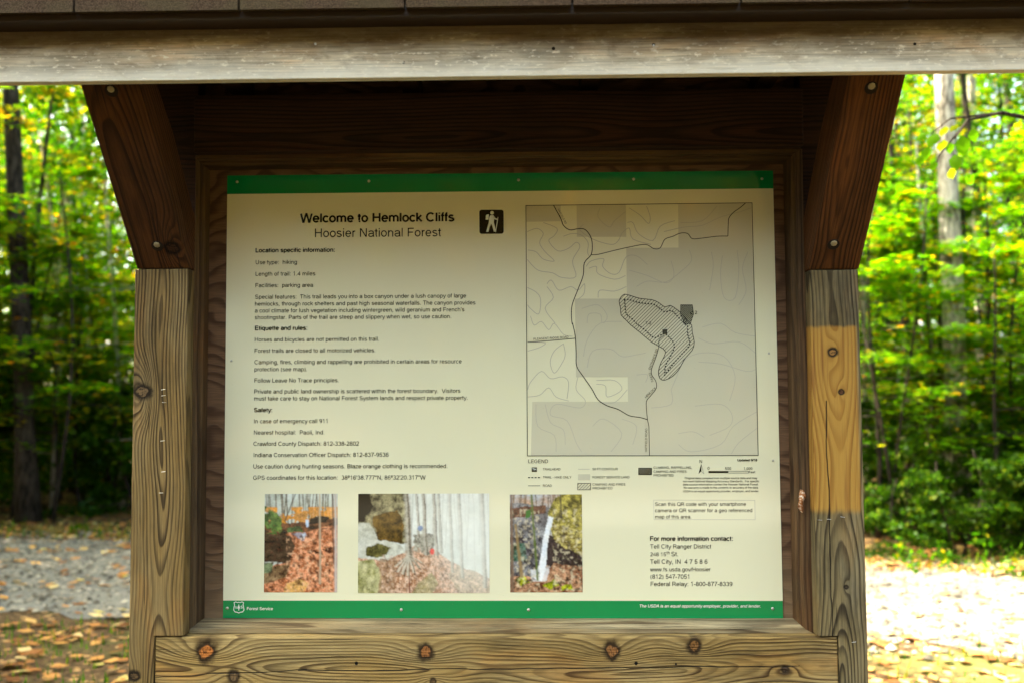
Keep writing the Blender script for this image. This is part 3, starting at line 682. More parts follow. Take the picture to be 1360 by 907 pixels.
CONT6 = [[(60, 0), (80, 50), (120, 30), (160, 75), (190, 40), (240, 100), (290, 110)], [(45, 190), (110, 170), (140, 145), (44, 142)], [(240, 150), (190, 190), (168, 250), (190, 310), (230, 260), (250, 210), (240, 150)],
 [(45, 400), (60, 360), (120, 300), (170, 340), (235, 330), (268, 360), (260, 450)], [(45, 440), (110, 430), (160, 390), (200, 440), (270, 462)], [(320, 330), (310, 400), (360, 460), (330, 500), (200, 480), (170, 540), (260, 570), (310, 690), (340, 740)],
 [(420, 350), (520, 350), (560, 400), (480, 440), (470, 380), (420, 370)], [(440, 470), (520, 470), (590, 400)], [(140, 480), (170, 580), (240, 620), (250, 700)], [(90, 480), (100, 600), (190, 650), (200, 740)], [(350, 220), (370, 130), (440, 40), (560, 30)],
 [(370, 280), (400, 190), (500, 180), (560, 220), (640, 210), (690, 200)], [(640, 320), (700, 318), (690, 360)], [(860, 330), (900, 240), (1000, 200), (1120, 220), (1180, 330), (1150, 460)], [(830, 400), (860, 330)], [(720, 500), (830, 480), (830, 400)],
 [(960, 490), (1100, 480), (1160, 530), (1150, 600), (1040, 650)], [(870, 640), (950, 630), (1010, 660)], [(870, 700), (940, 740), (1100, 700), (1170, 600), (1300, 520)], [(1160, 750), (1200, 690), (1300, 610)], [(1000, 60), (1100, 40), (1180, 90), (1290, 110)], [(980, 120), (1060, 150), (1200, 140), (1290, 200)],
 [(400, 600), (460, 560), (560, 640), (500, 740)], [(560, 560), (640, 600), (620, 700)], [(980, 250), (1100, 260), (1240, 300), (1290, 290)]]
mb = MB()
for L in CONT5: px_line(mb, smoothline([(x + rc.uniform(-4, 4), y + rc.uniform(-4, 4)) for x, y in A5(L) and L], 3) and smoothline(A5(L), 4), .75, .0005)
for L in CONT6: px_line(mb, smoothline(A6(L), 4), .7, .0005)
cobj = mb.build('contour_line', M_contour, MAP); cobj['kind'] = 'stuff'
def line_part(name, pts, w, lift=.0007, mat=None, dash=None, sm=True):
    m = MB(); px_line(m, smoothline(pts, 4) if sm else pts, w, lift, dash); return m.build(name, mat or M_road, MAP)
line_part('map_border', [(698.5, 273.5), (998.7, 269.9), (1006.9, 604.4), (700.4, 604.9), (698.5, 273.5)], .9, sm=False)
line_part('road_line', A5([(186, 95), (205, 130), (225, 165), (240, 205), (275, 230), (320, 224), (358, 228), (388, 265), (398, 310), (392, 365), (355, 410), (348, 480), (318, 560), (288, 640), (284, 700), (288, 742)]) + A6([(290, 40), (305, 110), (310, 200), (313, 272), (350, 330), (395, 395), (430, 455), (480, 488), (540, 508), (600, 542), (660, 552), (700, 564)]), 1.15)
line_part('road_line', A6([(700, 564), (708, 600), (711, 762)]), .9, sm=False)
line_part('road_line', A5([(392, 366), (430, 364), (520, 342), (610, 322), (690, 310), (735, 333), (770, 328), (795, 282), (840, 265), (880, 248), (920, 250), (945, 278), (1000, 275), (1080, 265), (1140, 264)]) , 1.0)
line_part('road_line', A5([(1140, 264), (1142, 200), (1146, 165), (1170, 135), (1205, 110), (1236, 84)]), 1.0)
line_part('road_line', A6([(44, 142), (160, 134), (306, 121)]), .9, sm=False)
line_part('road_line', A6([(700, 564), (694, 500), (696, 460), (722, 428), (748, 392), (746, 355), (724, 320), (722, 290), (740, 240), (752, 205), (762, 165), (764, 130), (790, 105)]), .9)
line_part('road_line', A5([(196, 110), (214, 148), (236, 190)]), .6)
# the closed area: outline with hatching, dashed foot trail inside
OUT = A5([(556, 596), (575, 582), (610, 590), (660, 605), (725, 612), (765, 630), (795, 652), (825, 643), (860, 665), (890, 690), (925, 735)]) + A6([(942, 50), (945, 90), (956, 140), (945, 185), (905, 230), (875, 285), (840, 325), (795, 348), (768, 338), (760, 300), (775, 250), (800, 195), (765, 165), (720, 140), (660, 90), (610, 50)]) + A5([(585, 725), (556, 695), (553, 660), (545, 620), (556, 596)])
OUT = smoothline(OUT, 2)
line_part('area_outline', OUT, 1.0, sm=False)
def hatch(poly, spacing, ang, w, lift, name, mat=None, fill_parent=None):
    ca, sa = cos(ang), sin(ang); rp = [(x * ca + y * sa, -x * sa + y * ca) for x, y in poly]
    y0, y1 = min(p[1] for p in rp), max(p[1] for p in rp); m = MB(); y = y0 + spacing / 2
    while y < y1:
        xs = []
        for (ax, ay), (bx, by) in zip(rp, rp[1:] + rp[:1]):
            if (ay <= y) != (by <= y): xs.append(ax + (y - ay) / (by - ay) * (bx - ax))
        xs.sort()
        for a, b in zip(xs[::2], xs[1::2]): px_line(m, [(a * ca - y * sa, a * sa + y * ca), (b * ca - y * sa, b * sa + y * ca)], w, lift)
        y += spacing
    o = m.build(name, mat or M_road, fill_parent or MAP); return o
hatch(OUT, 3.3, -RAD(45), .65, .0006, 'hatching')
CL = A5([(882, 640), (945, 640), (952, 690), (935, 742)]) + A6([(905, 48), (885, 0)]) + A5([(882, 700)])
hatch(CL, 1.9, -RAD(45), .9, .0009, 'hatching'); hatch(CL, 1.9, RAD(45), .8, .0011, 'hatching')
line_part('area_outline', CL + CL[:1], .9, sm=False)
line_part('trail_line', A5([(570, 610), (600, 612), (640, 625), (690, 633), (735, 638), (770, 662), (795, 678), (830, 672), (862, 700), (895, 735)]) + A6([(918, 52), (920, 100), (930, 155), (880, 215), (840, 260), (790, 325)]), 1.6, .0012, dash=(2.4, 1.6))
line_part('trail_line', A5([(575, 612), (578, 650), (585, 690), (620, 720), (640, 742)]) + A6([(690, 80), (720, 108), (745, 118), (795, 98), (845, 150), (835, 200), (800, 265), (795, 310)]), 1.6, .0012, dash=(2.4, 1.6))
m_ = poly_part('trailhead_mark', A6([(782, 72), (808, 72), (808, 98), (782, 98)]), M_ink, .0013, MAP)
def tline(text, a, b, w=.09):   # small lettering along a slope, ends in photograph pixels
    return text_line('map_lettering', text, a[0], b[0], a[1], mat=M_road, lift=.0014, weight=w, parent=MAP, ybase_r=b[1])
tline('PLEASENT RIDGE ROAD', A6([(76, 131)])[0], A6([(268, 120)])[0])
tline('HATFIELD RD', A5([(208, 118)])[0], A5([(250, 200)])[0])
def vertical(text, a, b):
    text_line('map_lettering', text, a[0], b[0], a[1], mat=M_road, lift=.0014, weight=.09, parent=MAP, ybase_r=b[1])
vertical('HATFIELD ROAD', A6([(698, 740)])[0], A6([(699, 612)])[0])
vertical('HEMLOCK', A6([(692, 448)])[0], A6([(748, 392)])[0]); vertical('CLIFFS', A6([(706, 310)])[0], A6([(722, 360)])[0][:1] + (A6([(722, 360)])[0][1],)); vertical('ENTRANCE RD', A6([(716, 292)])[0], A6([(758, 180)])[0])
tline('C 2', A5([(935, 692)])[0], A5([(972, 690)])[0], .12); tline('T-2', A6([(690, 46)])[0], A6([(720, 46)])[0], .12)
# legend symbols
def R4(x0, y0, x1, y1): return [(690 + x0 / 3.778, 590 + y0 / 3.778), (690 + x1 / 3.778, 590 + y0 / 3.778), (690 + x1 / 3.778, 590 + y1 / 3.778), (690 + x0 / 3.778, 590 + y1 / 3.778)]
poly_part('legend_symbol', R4(61, 114, 87, 136), M_ink, .0006)
text_line('legend_symbol', 'TH', 690 + 64 / 3.778, 690 + 84 / 3.778, 590 + 129 / 3.778, True, M_white, lift=.001)
def sline(name, pts, w, mat=M_road, dash=None, lift=.0006):
    m = MB(); px_line(m, pts, w, lift, dash); return m.build(name, mat, SG)
r4 = lambda L: [(690 + x / 3.778, 590 + y / 3.778) for x, y in L]
sline('legend_symbol', r4([(43, 165), (102, 165)]), 1.3, M_ink, (2.6, 1.7)); sline('legend_symbol', r4([(43, 206), (104, 206)]), .7)
sline('legend_symbol', r4([(294, 123), (352, 123)]), .6, M_contour); poly_part('legend_symbol', R4(294, 148, 354, 178), M_parcel, .0004)
b = R4(292, 194, 357, 226); sline('legend_symbol', b + b[:1], .7); hatch(b, 2.9, -RAD(45), .6, .0009, 'legend_symbol', fill_parent=SG)
b = R4(598, 118, 662, 150); sline('legend_symbol', b + b[:1], .9); hatch(b, 1.7, -RAD(45), .8, .0009, 'legend_symbol', fill_parent=SG); hatch(b, 1.7, RAD(45), .7, .0011, 'legend_symbol', fill_parent=SG)
poly_part('north_arrow', r4([(911, 98), (898, 146), (911, 133)]), M_ink, .0006)
sline('north_arrow', r4([(911, 98), (911, 133), (925, 146), (911, 98)]), .5)
poly_part('scale_bar', R4(948, 132, 1047, 142), M_ink, .0006); b = R4(1047, 133, 1148, 142); sline('scale_bar', b + b[:1], .5)
b = [(868.2, 663.5), (1002.4, 663.8), (1002.9, 689.6), (868.5, 689.3)]; sline('text_box', b + b[:1], .5, M_contour)
# hiker pictogram: rounded black square with a white walking figure
rr = []
for cx, cy, a0 in ((665.6, 282.2, 0), (639.8, 282.4, 90), (640, 308.0, 180), (665.8, 307.8, 270)):
    for i in range(6):
        t = RAD(a0 + i * 18); rr.append((cx + 3.2 * cos(t), cy - 3.2 * sin(t)))
PIC = poly_part('hiker_symbol', rr, M_ink, .0006)
q3 = lambda L: [(290 + x / 3.4, 220 + y / 3.4) for x, y in L]
def pic(pts): poly_part('hiker_figure', q3(pts), M_white, .001, PIC).location = (0, 0, 0)
pic([(1236 + 8.5 * cos(t * pi / 6), 215 + 8.5 * sin(t * pi / 6)) for t in range(12)])
pic([(1228, 226), (1243, 226), (1246, 240), (1244, 258), (1249, 276), (1254, 300), (1244, 300), (1237, 276), (1232, 264), (1226, 278), (1220, 301), (1209, 301), (1216, 276), (1222, 255), (1223, 238)])
pic([(1243, 228), (1250, 238), (1261, 242), (1259, 248), (1246, 244), (1240, 236)])
pic([(1212, 223), (1222, 222), (1220, 246), (1207, 246), (1208, 228)])
sline('hiker_symbol', q3([(1263, 234), (1252, 302)]), 1.0, M_white, lift=.001)
# forest service shield
sh = [(310.9, 799.6), (313.2, 798.6), (315.6, 799.6), (317.3, 799.0), (319, 799.6), (321.4, 798.6), (323.7, 799.6), (322.9, 802.4), (323.7, 806), (324.2, 809.5), (322.2, 812), (319.3, 812.3), (317.3, 813.4), (315.3, 812.3), (312.4, 812), (310.4, 809.5), (310.9, 806), (311.7, 802.4), (310.9, 799.6)]
sline('shield_emblem', sh, .9, M_white)
poly_part('shield_emblem', [(317.3, 801.5), (318.3, 804.5), (319.3, 807.5), (317.8, 807.3), (317.8, 810), (316.8, 810), (316.8, 807.3), (315.3, 807.5), (316.3, 804.5)], M_white, .001)
text_line('shield_emblem', 'U', 312.2, 315.2, 807.2, True, M_white); text_line('shield_emblem', 'S', 319.6, 322.6, 807.2, True, M_white)
# screws
def screw(px, py, r=.0033):
    x, _, z = SP(px, py)
    o = MB().tube([(x, -.0006, z), (x, -.0018, z), (x, -.0026, z), (x, -.003, z)], [r, r * .95, r * .6, r * .1], 14).build('screw', M_steel, SG, smooth_=True)
for px, py in ((315, 242), (490, 241), (688.5, 239.5), (841.5, 238.5), (1012, 238), (302, 807), (533, 809), (702, 809), (1026, 807.5)): screw(px, py)
for px, py in ((307.5, 479), (1021, 469), (1026.5, 611)): screw(px, py, .0024)

# --- the three printed photographs: flat prints painted point by point
def vnoise(h, w, sc, seed, aspect=1.0):
    r = np.random.RandomState(seed); gh, gw = int(sc) + 3, int(sc * w / h * aspect) + 3
    g = r.rand(gh, gw); y = np.linspace(0, gh - 2.001, h); x = np.linspace(0, gw - 2.001, w)
    yi, xi = y.astype(int), x.astype(int); fy, fx = (y - yi)[:, None], (x - xi)[None]
    fy = fy * fy * (3 - 2 * fy); fx = fx * fx * (3 - 2 * fx)
    a, b_, c, d = g[np.ix_(yi, xi)], g[np.ix_(yi, xi + 1)], g[np.ix_(yi + 1, xi)], g[np.ix_(yi + 1, xi + 1)]
    return (a * (1 - fx) + b_ * fx) * (1 - fy) + (c * (1 - fx) + d * fx) * fy
def fbm(h, w, sc, seed, o=4, aspect=1.0):
    s = 0; t = 0
    for k in range(o): s = s + vnoise(h, w, sc * 2 ** k, seed + k * 7, aspect) * .55 ** k; t += .55 ** k
    return s / t
class Paint:
    def __init__(s, h, w, seed):
        s.h, s.w = h, w; s.img = np.zeros((h, w, 3)); s.Y, s.X = np.mgrid[0:h, 0:w]; s.Y = s.Y / (h - 1); s.X = s.X / (w - 1)
        s.seed = seed; s.wx = fbm(h, w, 6, seed + 50) - .5; s.wy = fbm(h, w, 6, seed + 60) - .5
    def put(s, m, c):
        m = np.clip(np.asarray(m, float), 0, 1)
        for _ in range(1):
            m = np.pad(m, 1, mode='edge'); m = (m[1:-1, 1:-1] * 2 + m[:-2, 1:-1] + m[2:, 1:-1] + m[1:-1, :-2] + m[1:-1, 2:]) / 6
        m = m[..., None]; s.img = s.img * (1 - m) + np.array(c) * m if not isinstance(c, np.ndarray) else s.img * (1 - m) + c * m
    def poly(s, pts, warp=.05):
        X = s.X + s.wx * warp; Y = s.Y + s.wy * warp; ins = np.zeros((s.h, s.w), bool)
        ext = lambda q: -.15 if q <= .001 else (1.15 if q >= .999 else q)
        pts = [(ext(a), ext(b)) for a, b in pts]
        for (ax, ay), (bx, by) in zip(pts, pts[1:] + pts[:1]):
            if ay == by: continue
            c = ((ay <= Y) != (by <= Y)) & (X < (bx - ax) * (Y - ay) / (by - ay) + ax); ins ^= c
        return ins.astype(float)
    def tex(s, c0, c1, sc, seed, aspect=1.0, lo=.22, hi=.78):
        n = np.clip((fbm(s.h, s.w, sc, seed, 4, aspect) - lo) / (hi - lo), 0, 1)[..., None]
        return np.array(c0) * (1 - n) + np.array(c1) * n
    def trunk(s, x0, x1, y0, y1, w, c):
        t = (s.Y - y0) / max(y1 - y0, 1e-6); xc_ = x0 + (x1 - x0) * t + s.wx * .015
        m = np.clip(1.3 - np.abs(s.X - xc_) / (w * (0.8 + .4 * t) + .35 / s.w), 0, 1) * ((t >= 0) & (t <= 1)); s.put(m * .95, c)
def _grain(self, a):
    r = np.random.RandomState(self.seed + 99); n = r.normal(size=(self.h, self.w, 1)); n = (n + np.roll(n, 1, 0) + np.roll(n, 1, 1)) / 1.7
    f = (fbm(self.h, self.w, 26, self.seed + 5, 3) - .5)[..., None] * 1.6
    k = 1 - .85 * np.clip(self.img.mean(-1, keepdims=True) * 1.5, 0, 1)
    self.img = np.clip(self.img * (1 + (a * n * 1.6 + f * .9) * k), 0, 1)
Paint.grain = _grain
def lin(r, g, b_): return [((v / 255) ** 2.2) for v in (r, g, b_)]
def photo1():
    p = Paint(132, 96, 3)
    p.put(np.ones((p.h, p.w)), p.tex(lin(215, 222, 215), lin(175, 180, 165), 8, 1))
    rr_ = random.Random(3)
    for i in range(26):
        x = rr_.random(); p.trunk(x, x + rr_.uniform(-.06, .06), 0, .36, rr_.uniform(.003, .009), lin(110, 100, 85))
    p.put((fbm(p.h, p.w, 12, 4) > .46) * (p.Y > .13) * (p.Y < .32) * (1 - np.abs(p.X - .35) * .4), p.tex(lin(235, 150, 20), lin(190, 130, 60), 16, 5))
    p.put(p.poly([(0, .27), (.3, .3), (.55, .28), (1, .24), (1, .5), (0, .45)]), p.tex(lin(45, 35, 28), lin(140, 90, 60), 14, 6))
    p.put(p.poly([(0, .06), (.2, .22), (.3, .34), (.2, .42), (0, .42)], .1) * (fbm(p.h, p.w, 20, 8) > .42), p.tex(lin(40, 75, 35), lin(100, 130, 60), 18, 7))
    p.put(p.poly([(.3, .35), (.5, .33), (.55, .42), (.33, .43)]), p.tex(lin(60, 85, 45), lin(90, 110, 70), 16, 9))
    p.put(p.poly([(.3, .42), (1, .3), (1, 1), (0, 1), (0, .78), (.32, .68)], .06), p.tex(lin(165, 95, 60), lin(235, 160, 120), 30, 10, lo=.3, hi=.7))
    p.put(p.poly([(0, .4), (.36, .44), (.42, .55), (.33, .7), (0, .68)]), p.tex(lin(38, 28, 24), lin(95, 75, 58), 22, 11, .3))
    p.put(p.poly([(.62, .23), (.9, .24), (.85, .3), (.6, .3)]), lin(35, 28, 22)); p.put(p.poly([(.6, .57), (.95, .53), (.9, .62), (.62, .63)], .08) * (fbm(p.h, p.w, 18, 14) > .45), lin(70, 40, 30))
    p.put(p.poly([(.36, .42), (.56, .39), (.58, .42), (.5, .47), (.47, .45)], .05) * .8, p.tex(lin(165, 175, 195), lin(90, 95, 110), 20, 12)); p.put(p.poly([(.51, .41), (.56, .4), (.54, .48), (.5, .48)], .03) * .8, lin(215, 225, 245)); p.put(p.poly([(.56, .26), (.6, .26), (.6, .33), (.57, .34)], .02), lin(190, 210, 235))
    p.put(p.poly([(0, .78), (.35, .7), (.3, .85), (0, .95)]), p.tex(lin(110, 85, 60), lin(165, 135, 100), 14, 13)); p.put(p.poly([(0, .7), (.12, .7), (.1, .8), (0, .8)]), lin(120, 135, 100))
    p.put(p.poly([(.3, .9), (.45, .85), (.62, .92), (.5, 1), (.25, 1)], .1) * .8, p.tex(lin(235, 190, 110), lin(215, 160, 90), 20, 15))
    p.put(np.clip((fbm(p.h, p.w, 40, 21, 2) - .55) * 5, 0, .6) * (p.Y > .45) * (p.X > .3), lin(250, 195, 155)); p.put(np.clip((.42 - fbm(p.h, p.w, 36, 25, 2)) * 6, 0, .75) * (p.Y > .35), lin(75, 45, 35)); p.grain(.10)
    p.trunk(.755, .77, 0, .92, .011, lin(190, 170, 145)); p.trunk(.97, .985, 0, 1, .018, lin(200, 190, 185)); p.trunk(.93, .95, 0, .7, .006, lin(90, 70, 60)); p.trunk(.42, .28, 0, .28, .006, lin(60, 50, 45))
    return p.img
def photo2():
    p = Paint(132, 176, 5)
    p.put(np.ones((p.h, p.w)), p.tex(lin(236, 238, 232), lin(212, 216, 208), 5, 2))
    rr_ = random.Random(8)
    for i in range(22):
        x = rr_.uniform(.36, 1.0); g = rr_.uniform(190, 215); p.trunk(x, x + rr_.uniform(-.04, .04), 0, rr_.uniform(.45, .9), rr_.uniform(.0015, .005), lin(g, g, g - 8))
    slope = p.poly([(.3, .62), (.45, .52), (.58, .55), (.75, .72), (1, .92), (1, 1), (0, 1), (0, .6)], .05)
    p.put(slope, p.tex(lin(160, 115, 85), lin(228, 190, 165), 34, 3, lo=.3, hi=.7))
    p.put(p.poly([(.75, .72), (1, .92), (1, 1), (.8, 1), (.7, .8)], .1) * .5, lin(190, 180, 150))
    p.put(p.poly([(.42, .42), (.56, .42), (.6, .55), (.55, .64), (.42, .6)], .1), p.tex(lin(110, 105, 95), lin(190, 185, 170), 26, 4))
    p.put(p.poly([(0, 0), (.34, 0), (.39, .2), (.38, .5), (.25, .48), (0, .4)], .06), p.tex(lin(60, 55, 40), lin(175, 165, 125), 18, 5))
    p.put(p.poly([(.12, .2), (.3, .16), (.36, .3), (.35, .48), (.2, .5), (.14, .42)], .08), p.tex(lin(62, 48, 20), lin(130, 100, 45), 14, 6))
    p.put(p.poly([(0, 0), (.12, 0), (.1, .12), (.04, .28), (0, .3)], .08), lin(28, 25, 20))
    p.put(p.poly([(0, .32), (.1, .28), (.15, .45), (.33, .5), (.36, .6), (.2, .68), (0, .62)], .08), p.tex(lin(185, 185, 170), lin(225, 225, 215), 16, 7))
    p.put(p.poly([(.05, .54), (.15, .48), (.26, .56), (.2, .65), (.05, .63)], .08), p.tex(lin(60, 60, 30), lin(110, 105, 60), 16, 8))
    p.put(p.poly([(0, .7), (.12, .66), (.2, .8), (.14, 1), (0, 1)], .08), p.tex(lin(130, 130, 75), lin(205, 200, 155), 14, 9)); p.put(p.poly([(.18, .66), (.3, .64), (.27, 1), (.15, 1)], .08) * .8, p.tex(lin(185, 150, 120), lin(130, 100, 75), 22, 30))
    p.put(np.clip((fbm(p.h, p.w, 44, 33, 2) - .55) * 4, 0, .5) * slope * (p.X > .18), lin(245, 215, 195)); p.put(np.clip((.42 - fbm(p.h, p.w, 40, 35, 2)) * 5, 0, .6) * slope * (p.X > .18), lin(125, 90, 65))
    for x, w, y1 in ((.38, .021, .68), (.505, .009, .62), (.585, .009, .62), (.78, .008, .85), (.705, .005, .8), (.955, .012, .95), (.45, .004, .45), (.62, .004, .6)):
        p.trunk(x - .012, x + .012, 0, y1, w * 1.15, lin(188, 182, 168)); p.trunk(x - .002, x + .022, 0, y1, w * .4, lin(118, 106, 92))
    for dx, dy in ((-.11, .10), (-.09, .15), (-.05, .17), (-.01, .19), (.04, .16), (.08, .11), (.1, .06)): p.trunk(.385, .39 + dx, .62, .64 + dy, .009, lin(205, 198, 182)); p.trunk(.395, .40 + dx, .63, .66 + dy, .003, lin(105, 85, 68))
    p.put(((p.X - .565) ** 2 / .0003 + (p.Y - .585) ** 2 / .0009) < 1, lin(235, 60, 45)); p.put(((p.X - .475) ** 2 / .0004 + (p.Y - .35) ** 2 / .0008) < 1, lin(140, 155, 190)); p.trunk(.39, .395, .85, 1, .004, lin(120, 60, 45))
    p.put(p.poly([(.44, .88), (.55, .82), (.6, .9), (.5, 1), (.4, 1)], .1) * .5, lin(150, 160, 110)); p.grain(.09)
    p.put(np.clip((p.X - .5) * 1.7, 0, .55) * np.clip(1.25 - np.abs(p.Y - .45) * 1.6, 0, 1), lin(248, 250, 244))
    return p.img
def photo3():
    p = Paint(132, 98, 9)
    p.put(np.ones((p.h, p.w)), p.tex(lin(185, 195, 205), lin(190, 140, 95), 10, 2, .5)); rr_ = random.Random(4)
    for i in range(24):
        x = rr_.random(); p.trunk(x, x + rr_.uniform(-.05, .05), 0, .22, rr_.uniform(.003, .01), lin(120, 95, 70))
    p.put(p.poly([(0, .06), (.55, .14), (.6, .3), (.5, .5), (.45, .9), (0, .9)], .05), p.tex(lin(55, 50, 60), lin(150, 150, 155), 16, 3))
    p.put(p.poly([(0, .14), (.5, .12), (.5, .2), (0, .26)]), p.tex(lin(70, 40, 35), lin(120, 80, 60), 20, 4))
    p.put(p.poly([(0, .5), (.2, .5), (.25, .68), (0, .7)], .08), p.tex(lin(40, 90, 70), lin(110, 130, 120), 20, 30))
    p.put(p.poly([(.52, .2), (.62, .05), (1, 0), (1, .7), (.8, .62), (.6, .48)], .05), p.tex(lin(80, 75, 20), lin(205, 190, 90), 22, 5))
    p.put(p.poly([(.5, .4), (.66, .44), (1, .68), (1, .75), (.7, .74), (.45, .72), (.48, .5)], .04), p.tex(lin(42, 36, 42), lin(75, 62, 62), 14, 6))
    p.put(p.poly([(.56, .28), (1, .4), (1, .66), (.75, .55), (.6, .45)], .06) * .9, p.tex(lin(90, 70, 25), lin(215, 200, 120), 24, 7))
    p.put(p.poly([(0, .84), (.4, .84), (.6, .7), (1, .73), (1, 1), (0, 1)], .08), p.tex(lin(110, 65, 45), lin(215, 165, 130), 24, 8))
    for c in (((.08, .87), (.2, .83), (.28, .9), (.15, .95)), ((.44, .92), (.6, .85), (.68, .92), (.55, .98)), ((.7, .93), (.85, .9), (.88, .98), (.7, .99))): p.put(p.poly(list(c), .08), p.tex(lin(90, 105, 20), lin(190, 195, 40), 20, 9))
    p.put(p.poly([(.53, .22), (.6, .24), (.53, .45), (.5, .72), (.44, .88), (.33, .86), (.42, .66), (.47, .42)], .03), p.tex(lin(225, 232, 245), lin(255, 255, 255), 10, 10)); p.put(p.poly([(.3, .76), (.55, .74), (.5, .86), (.3, .88)], .1) * .7, lin(240, 240, 245))
    p.put(np.clip((fbm(p.h, p.w, 36, 41, 2) - .57) * 5, 0, .55) * (p.Y > .15) * (np.abs(p.X - .5) > .09), lin(225, 212, 180)); p.put(np.clip((.42 - fbm(p.h, p.w, 30, 45, 2)) * 5, 0, .7) * (p.Y > .15) * (np.abs(p.X - .5) > .09), lin(45, 35, 25)); p.grain(.12)
    p.put(p.poly([(.2, .18), (.28, .16), (.27, .24), (.2, .24)], .08), lin(50, 110, 40)); p.trunk(.3, .38, 0, .88, .013, lin(90, 110, 45)); p.trunk(.08, .16, .3, .85, .02, lin(150, 125, 85)); p.trunk(.7, .72, 0, .25, .008, lin(60, 55, 45)); p.trunk(.02, .03, 0, 1, .02, lin(120, 95, 80))
    return p.img
def print_mat():
    t = NT('glossy_photo_print'); a = t.n.new('ShaderNodeVertexColor'); a.layer_name = 'ink'
    return t.set(color=a.outputs[0], rough=.10, spec=.5)
M_print = print_mat()
def print_photo(img, x0, y0, x1, y1, label):
    h, w = img.shape[:2]; a, b_ = SP(x0, y0), SP(x1, y1)
    xs = np.linspace(a[0], b_[0], w); zs = np.linspace(a[2], b_[2], h)
    XX, ZZ = np.meshgrid(xs, zs); co = np.stack([XX, np.full_like(XX, -.0005), ZZ], -1).reshape(-1, 3)
    i = np.arange(h * w).reshape(h, w); q = np.stack([i[:-1, :-1], i[1:, :-1], i[1:, 1:], i[:-1, 1:]], -1).reshape(-1, 4)
    me = bpy.data.meshes.new('printed_photo'); me.vertices.add(h * w); me.vertices.foreach_set('co', co.ravel())
    me.loops.add(q.size); me.loops.foreach_set('vertex_index', q.ravel()); me.polygons.add(len(q)); me.polygons.foreach_set('loop_start', np.arange(0, q.size, 4))
    me.update(calc_edges=True)
    at_ = me.color_attributes.new('ink', 'FLOAT_COLOR', 'POINT'); at_.data.foreach_set('color', np.concatenate([np.clip(img, 0, 1).reshape(-1, 3), np.ones((h * w, 1))], 1).astype(np.float32).ravel())
    o = link('printed_photo', me, M_print, SG); o['label'] = label; return o
print_photo(photo1(), 351.8, 655.4, 447.8, 785.9, 'photo of a small waterfall over a ledge with orange autumn leaves')
print_photo(photo2(), 475.9, 655.2, 650.2, 786.9, 'wide photo of a misty wood with a boulder and a rooted tree')
print_photo(photo3(), 677.0, 656.2, 773.9, 785.9, 'photo of a waterfall dropping past a mossy overhang')

# a dried leaf caught in a web on the right-hand moulding
def dried_leaf():
    x, z = on_plane(1065, 665, -.075); mb = MB(); n = 9; vs = []
    for i in range(n):
        t = i / (n - 1); w = .0075 * sin(pi * (.08 + t * .86)) * (1 + .25 * sin(9 * t))
        zz = .024 - .048 * t
        for j in range(5):
            s = (j - 2) / 2; vs.append((s * w + .002 * sin(7 * t), -.006 * (1 - s * s) - .003 * sin(5 * t + s), zz))
    vs2 = [(a, b + .0006, c) for a, b, c in vs]; f = []
    for i in range(n - 1):
        for j in range(4):
            a = i * 5 + j; f += [(a, a + 1, a + 6, a + 5), (a + n * 5, a + n * 5 + 5, a + n * 5 + 6, a + n * 5 + 1)]
    mb.add(vs + vs2, f)
    t = NT('dried_leaf_skin'); nn = t.noise(t.obj(), 190, 3)
    t.set(color=t.ramp(nn, [(.3, (.12, .03, .01)), (.5, (.42, .16, .04)), (.62, (.75, .68, .6))]), rough=.7)
    o = mb.build('dried_leaf', t.m); o.location = (x, -.072, Z(z))
    return tag(o, 'curled rusty dried leaf caught on the right-hand moulding beside the sign', 'leaf')
dried_leaf()

# ------------------------------------------------------------------ ground
def ground_mat():
    t = NT('leaf_littered_soil'); co = t.obj()
    n1 = t.noise(co, 1.3, 5, .6); n2 = t.noise(co, 22, 5, .7); v = t.voro(co, 13)
    c = t.ramp(n2, [(.3, (.02, .012, .006)), (.5, (.08, .048, .022)), (.68, (.17, .10, .045))])
    c = t.mix(t.math('MULTIPLY', smooth(t, n1, .48, .66), .65), c, (.10, .13, .03))
    lf = t.mix(t.sep(v.outputs['Color'])[0], (.30, .12, .035), (.45, .28, .12))
    c = t.mix(t.math('MULTIPLY', t.math('SUBTRACT', 1.0, smooth(t, v.outputs['Distance'], .30, .38)), smooth(t, t.sep(v.outputs['Color'])[1], .4, .5)), c, lf)
    return t.set(color=c, rough=.95, spec=.1, normal=t.bump(n2, .03))
def gravel_mat():
    t = NT('pale_gravel'); co = t.obj(); v = t.voro(co, 55); n = t.noise(co, 1.1, 5, .6); n2 = t.noise(co, 160, 2)
    c = t.mix(t.sep(v.outputs['Color'])[0], (.05, .041, .027), (.18, .155, .105))
    c = t.mix(t.math('MULTIPLY', smooth(t, n, .42, .62), .8), c, (.075, .06, .038))
    n3 = t.noise(co, 4.5, 5, .7); c = t.mix(1.0, c, t.ramp(n3, [(.34, .25), (.5, .85), (.66, 1.3)]), 'MULTIPLY')
    c = t.mix(.25, c, t.ramp(n2, [(.3, .12), (.7, .6)]))
    return t.set(color=c, rough=.95, spec=.1, normal=t.bump(v.outputs['Distance'], .012))
M_ground, M_gravel = ground_mat(), gravel_mat()
def sheet(name, pts, z, mat):
    o = MB().add([(x, y, z) for x, y in pts], [tuple(range(len(pts)))]).build(name, mat); tag(o, kind='structure'); return o
sheet('ground', [(-220, -220), (220, -220), (220, 260), (-220, 260)], 0, M_ground)
rg = random.Random(3)
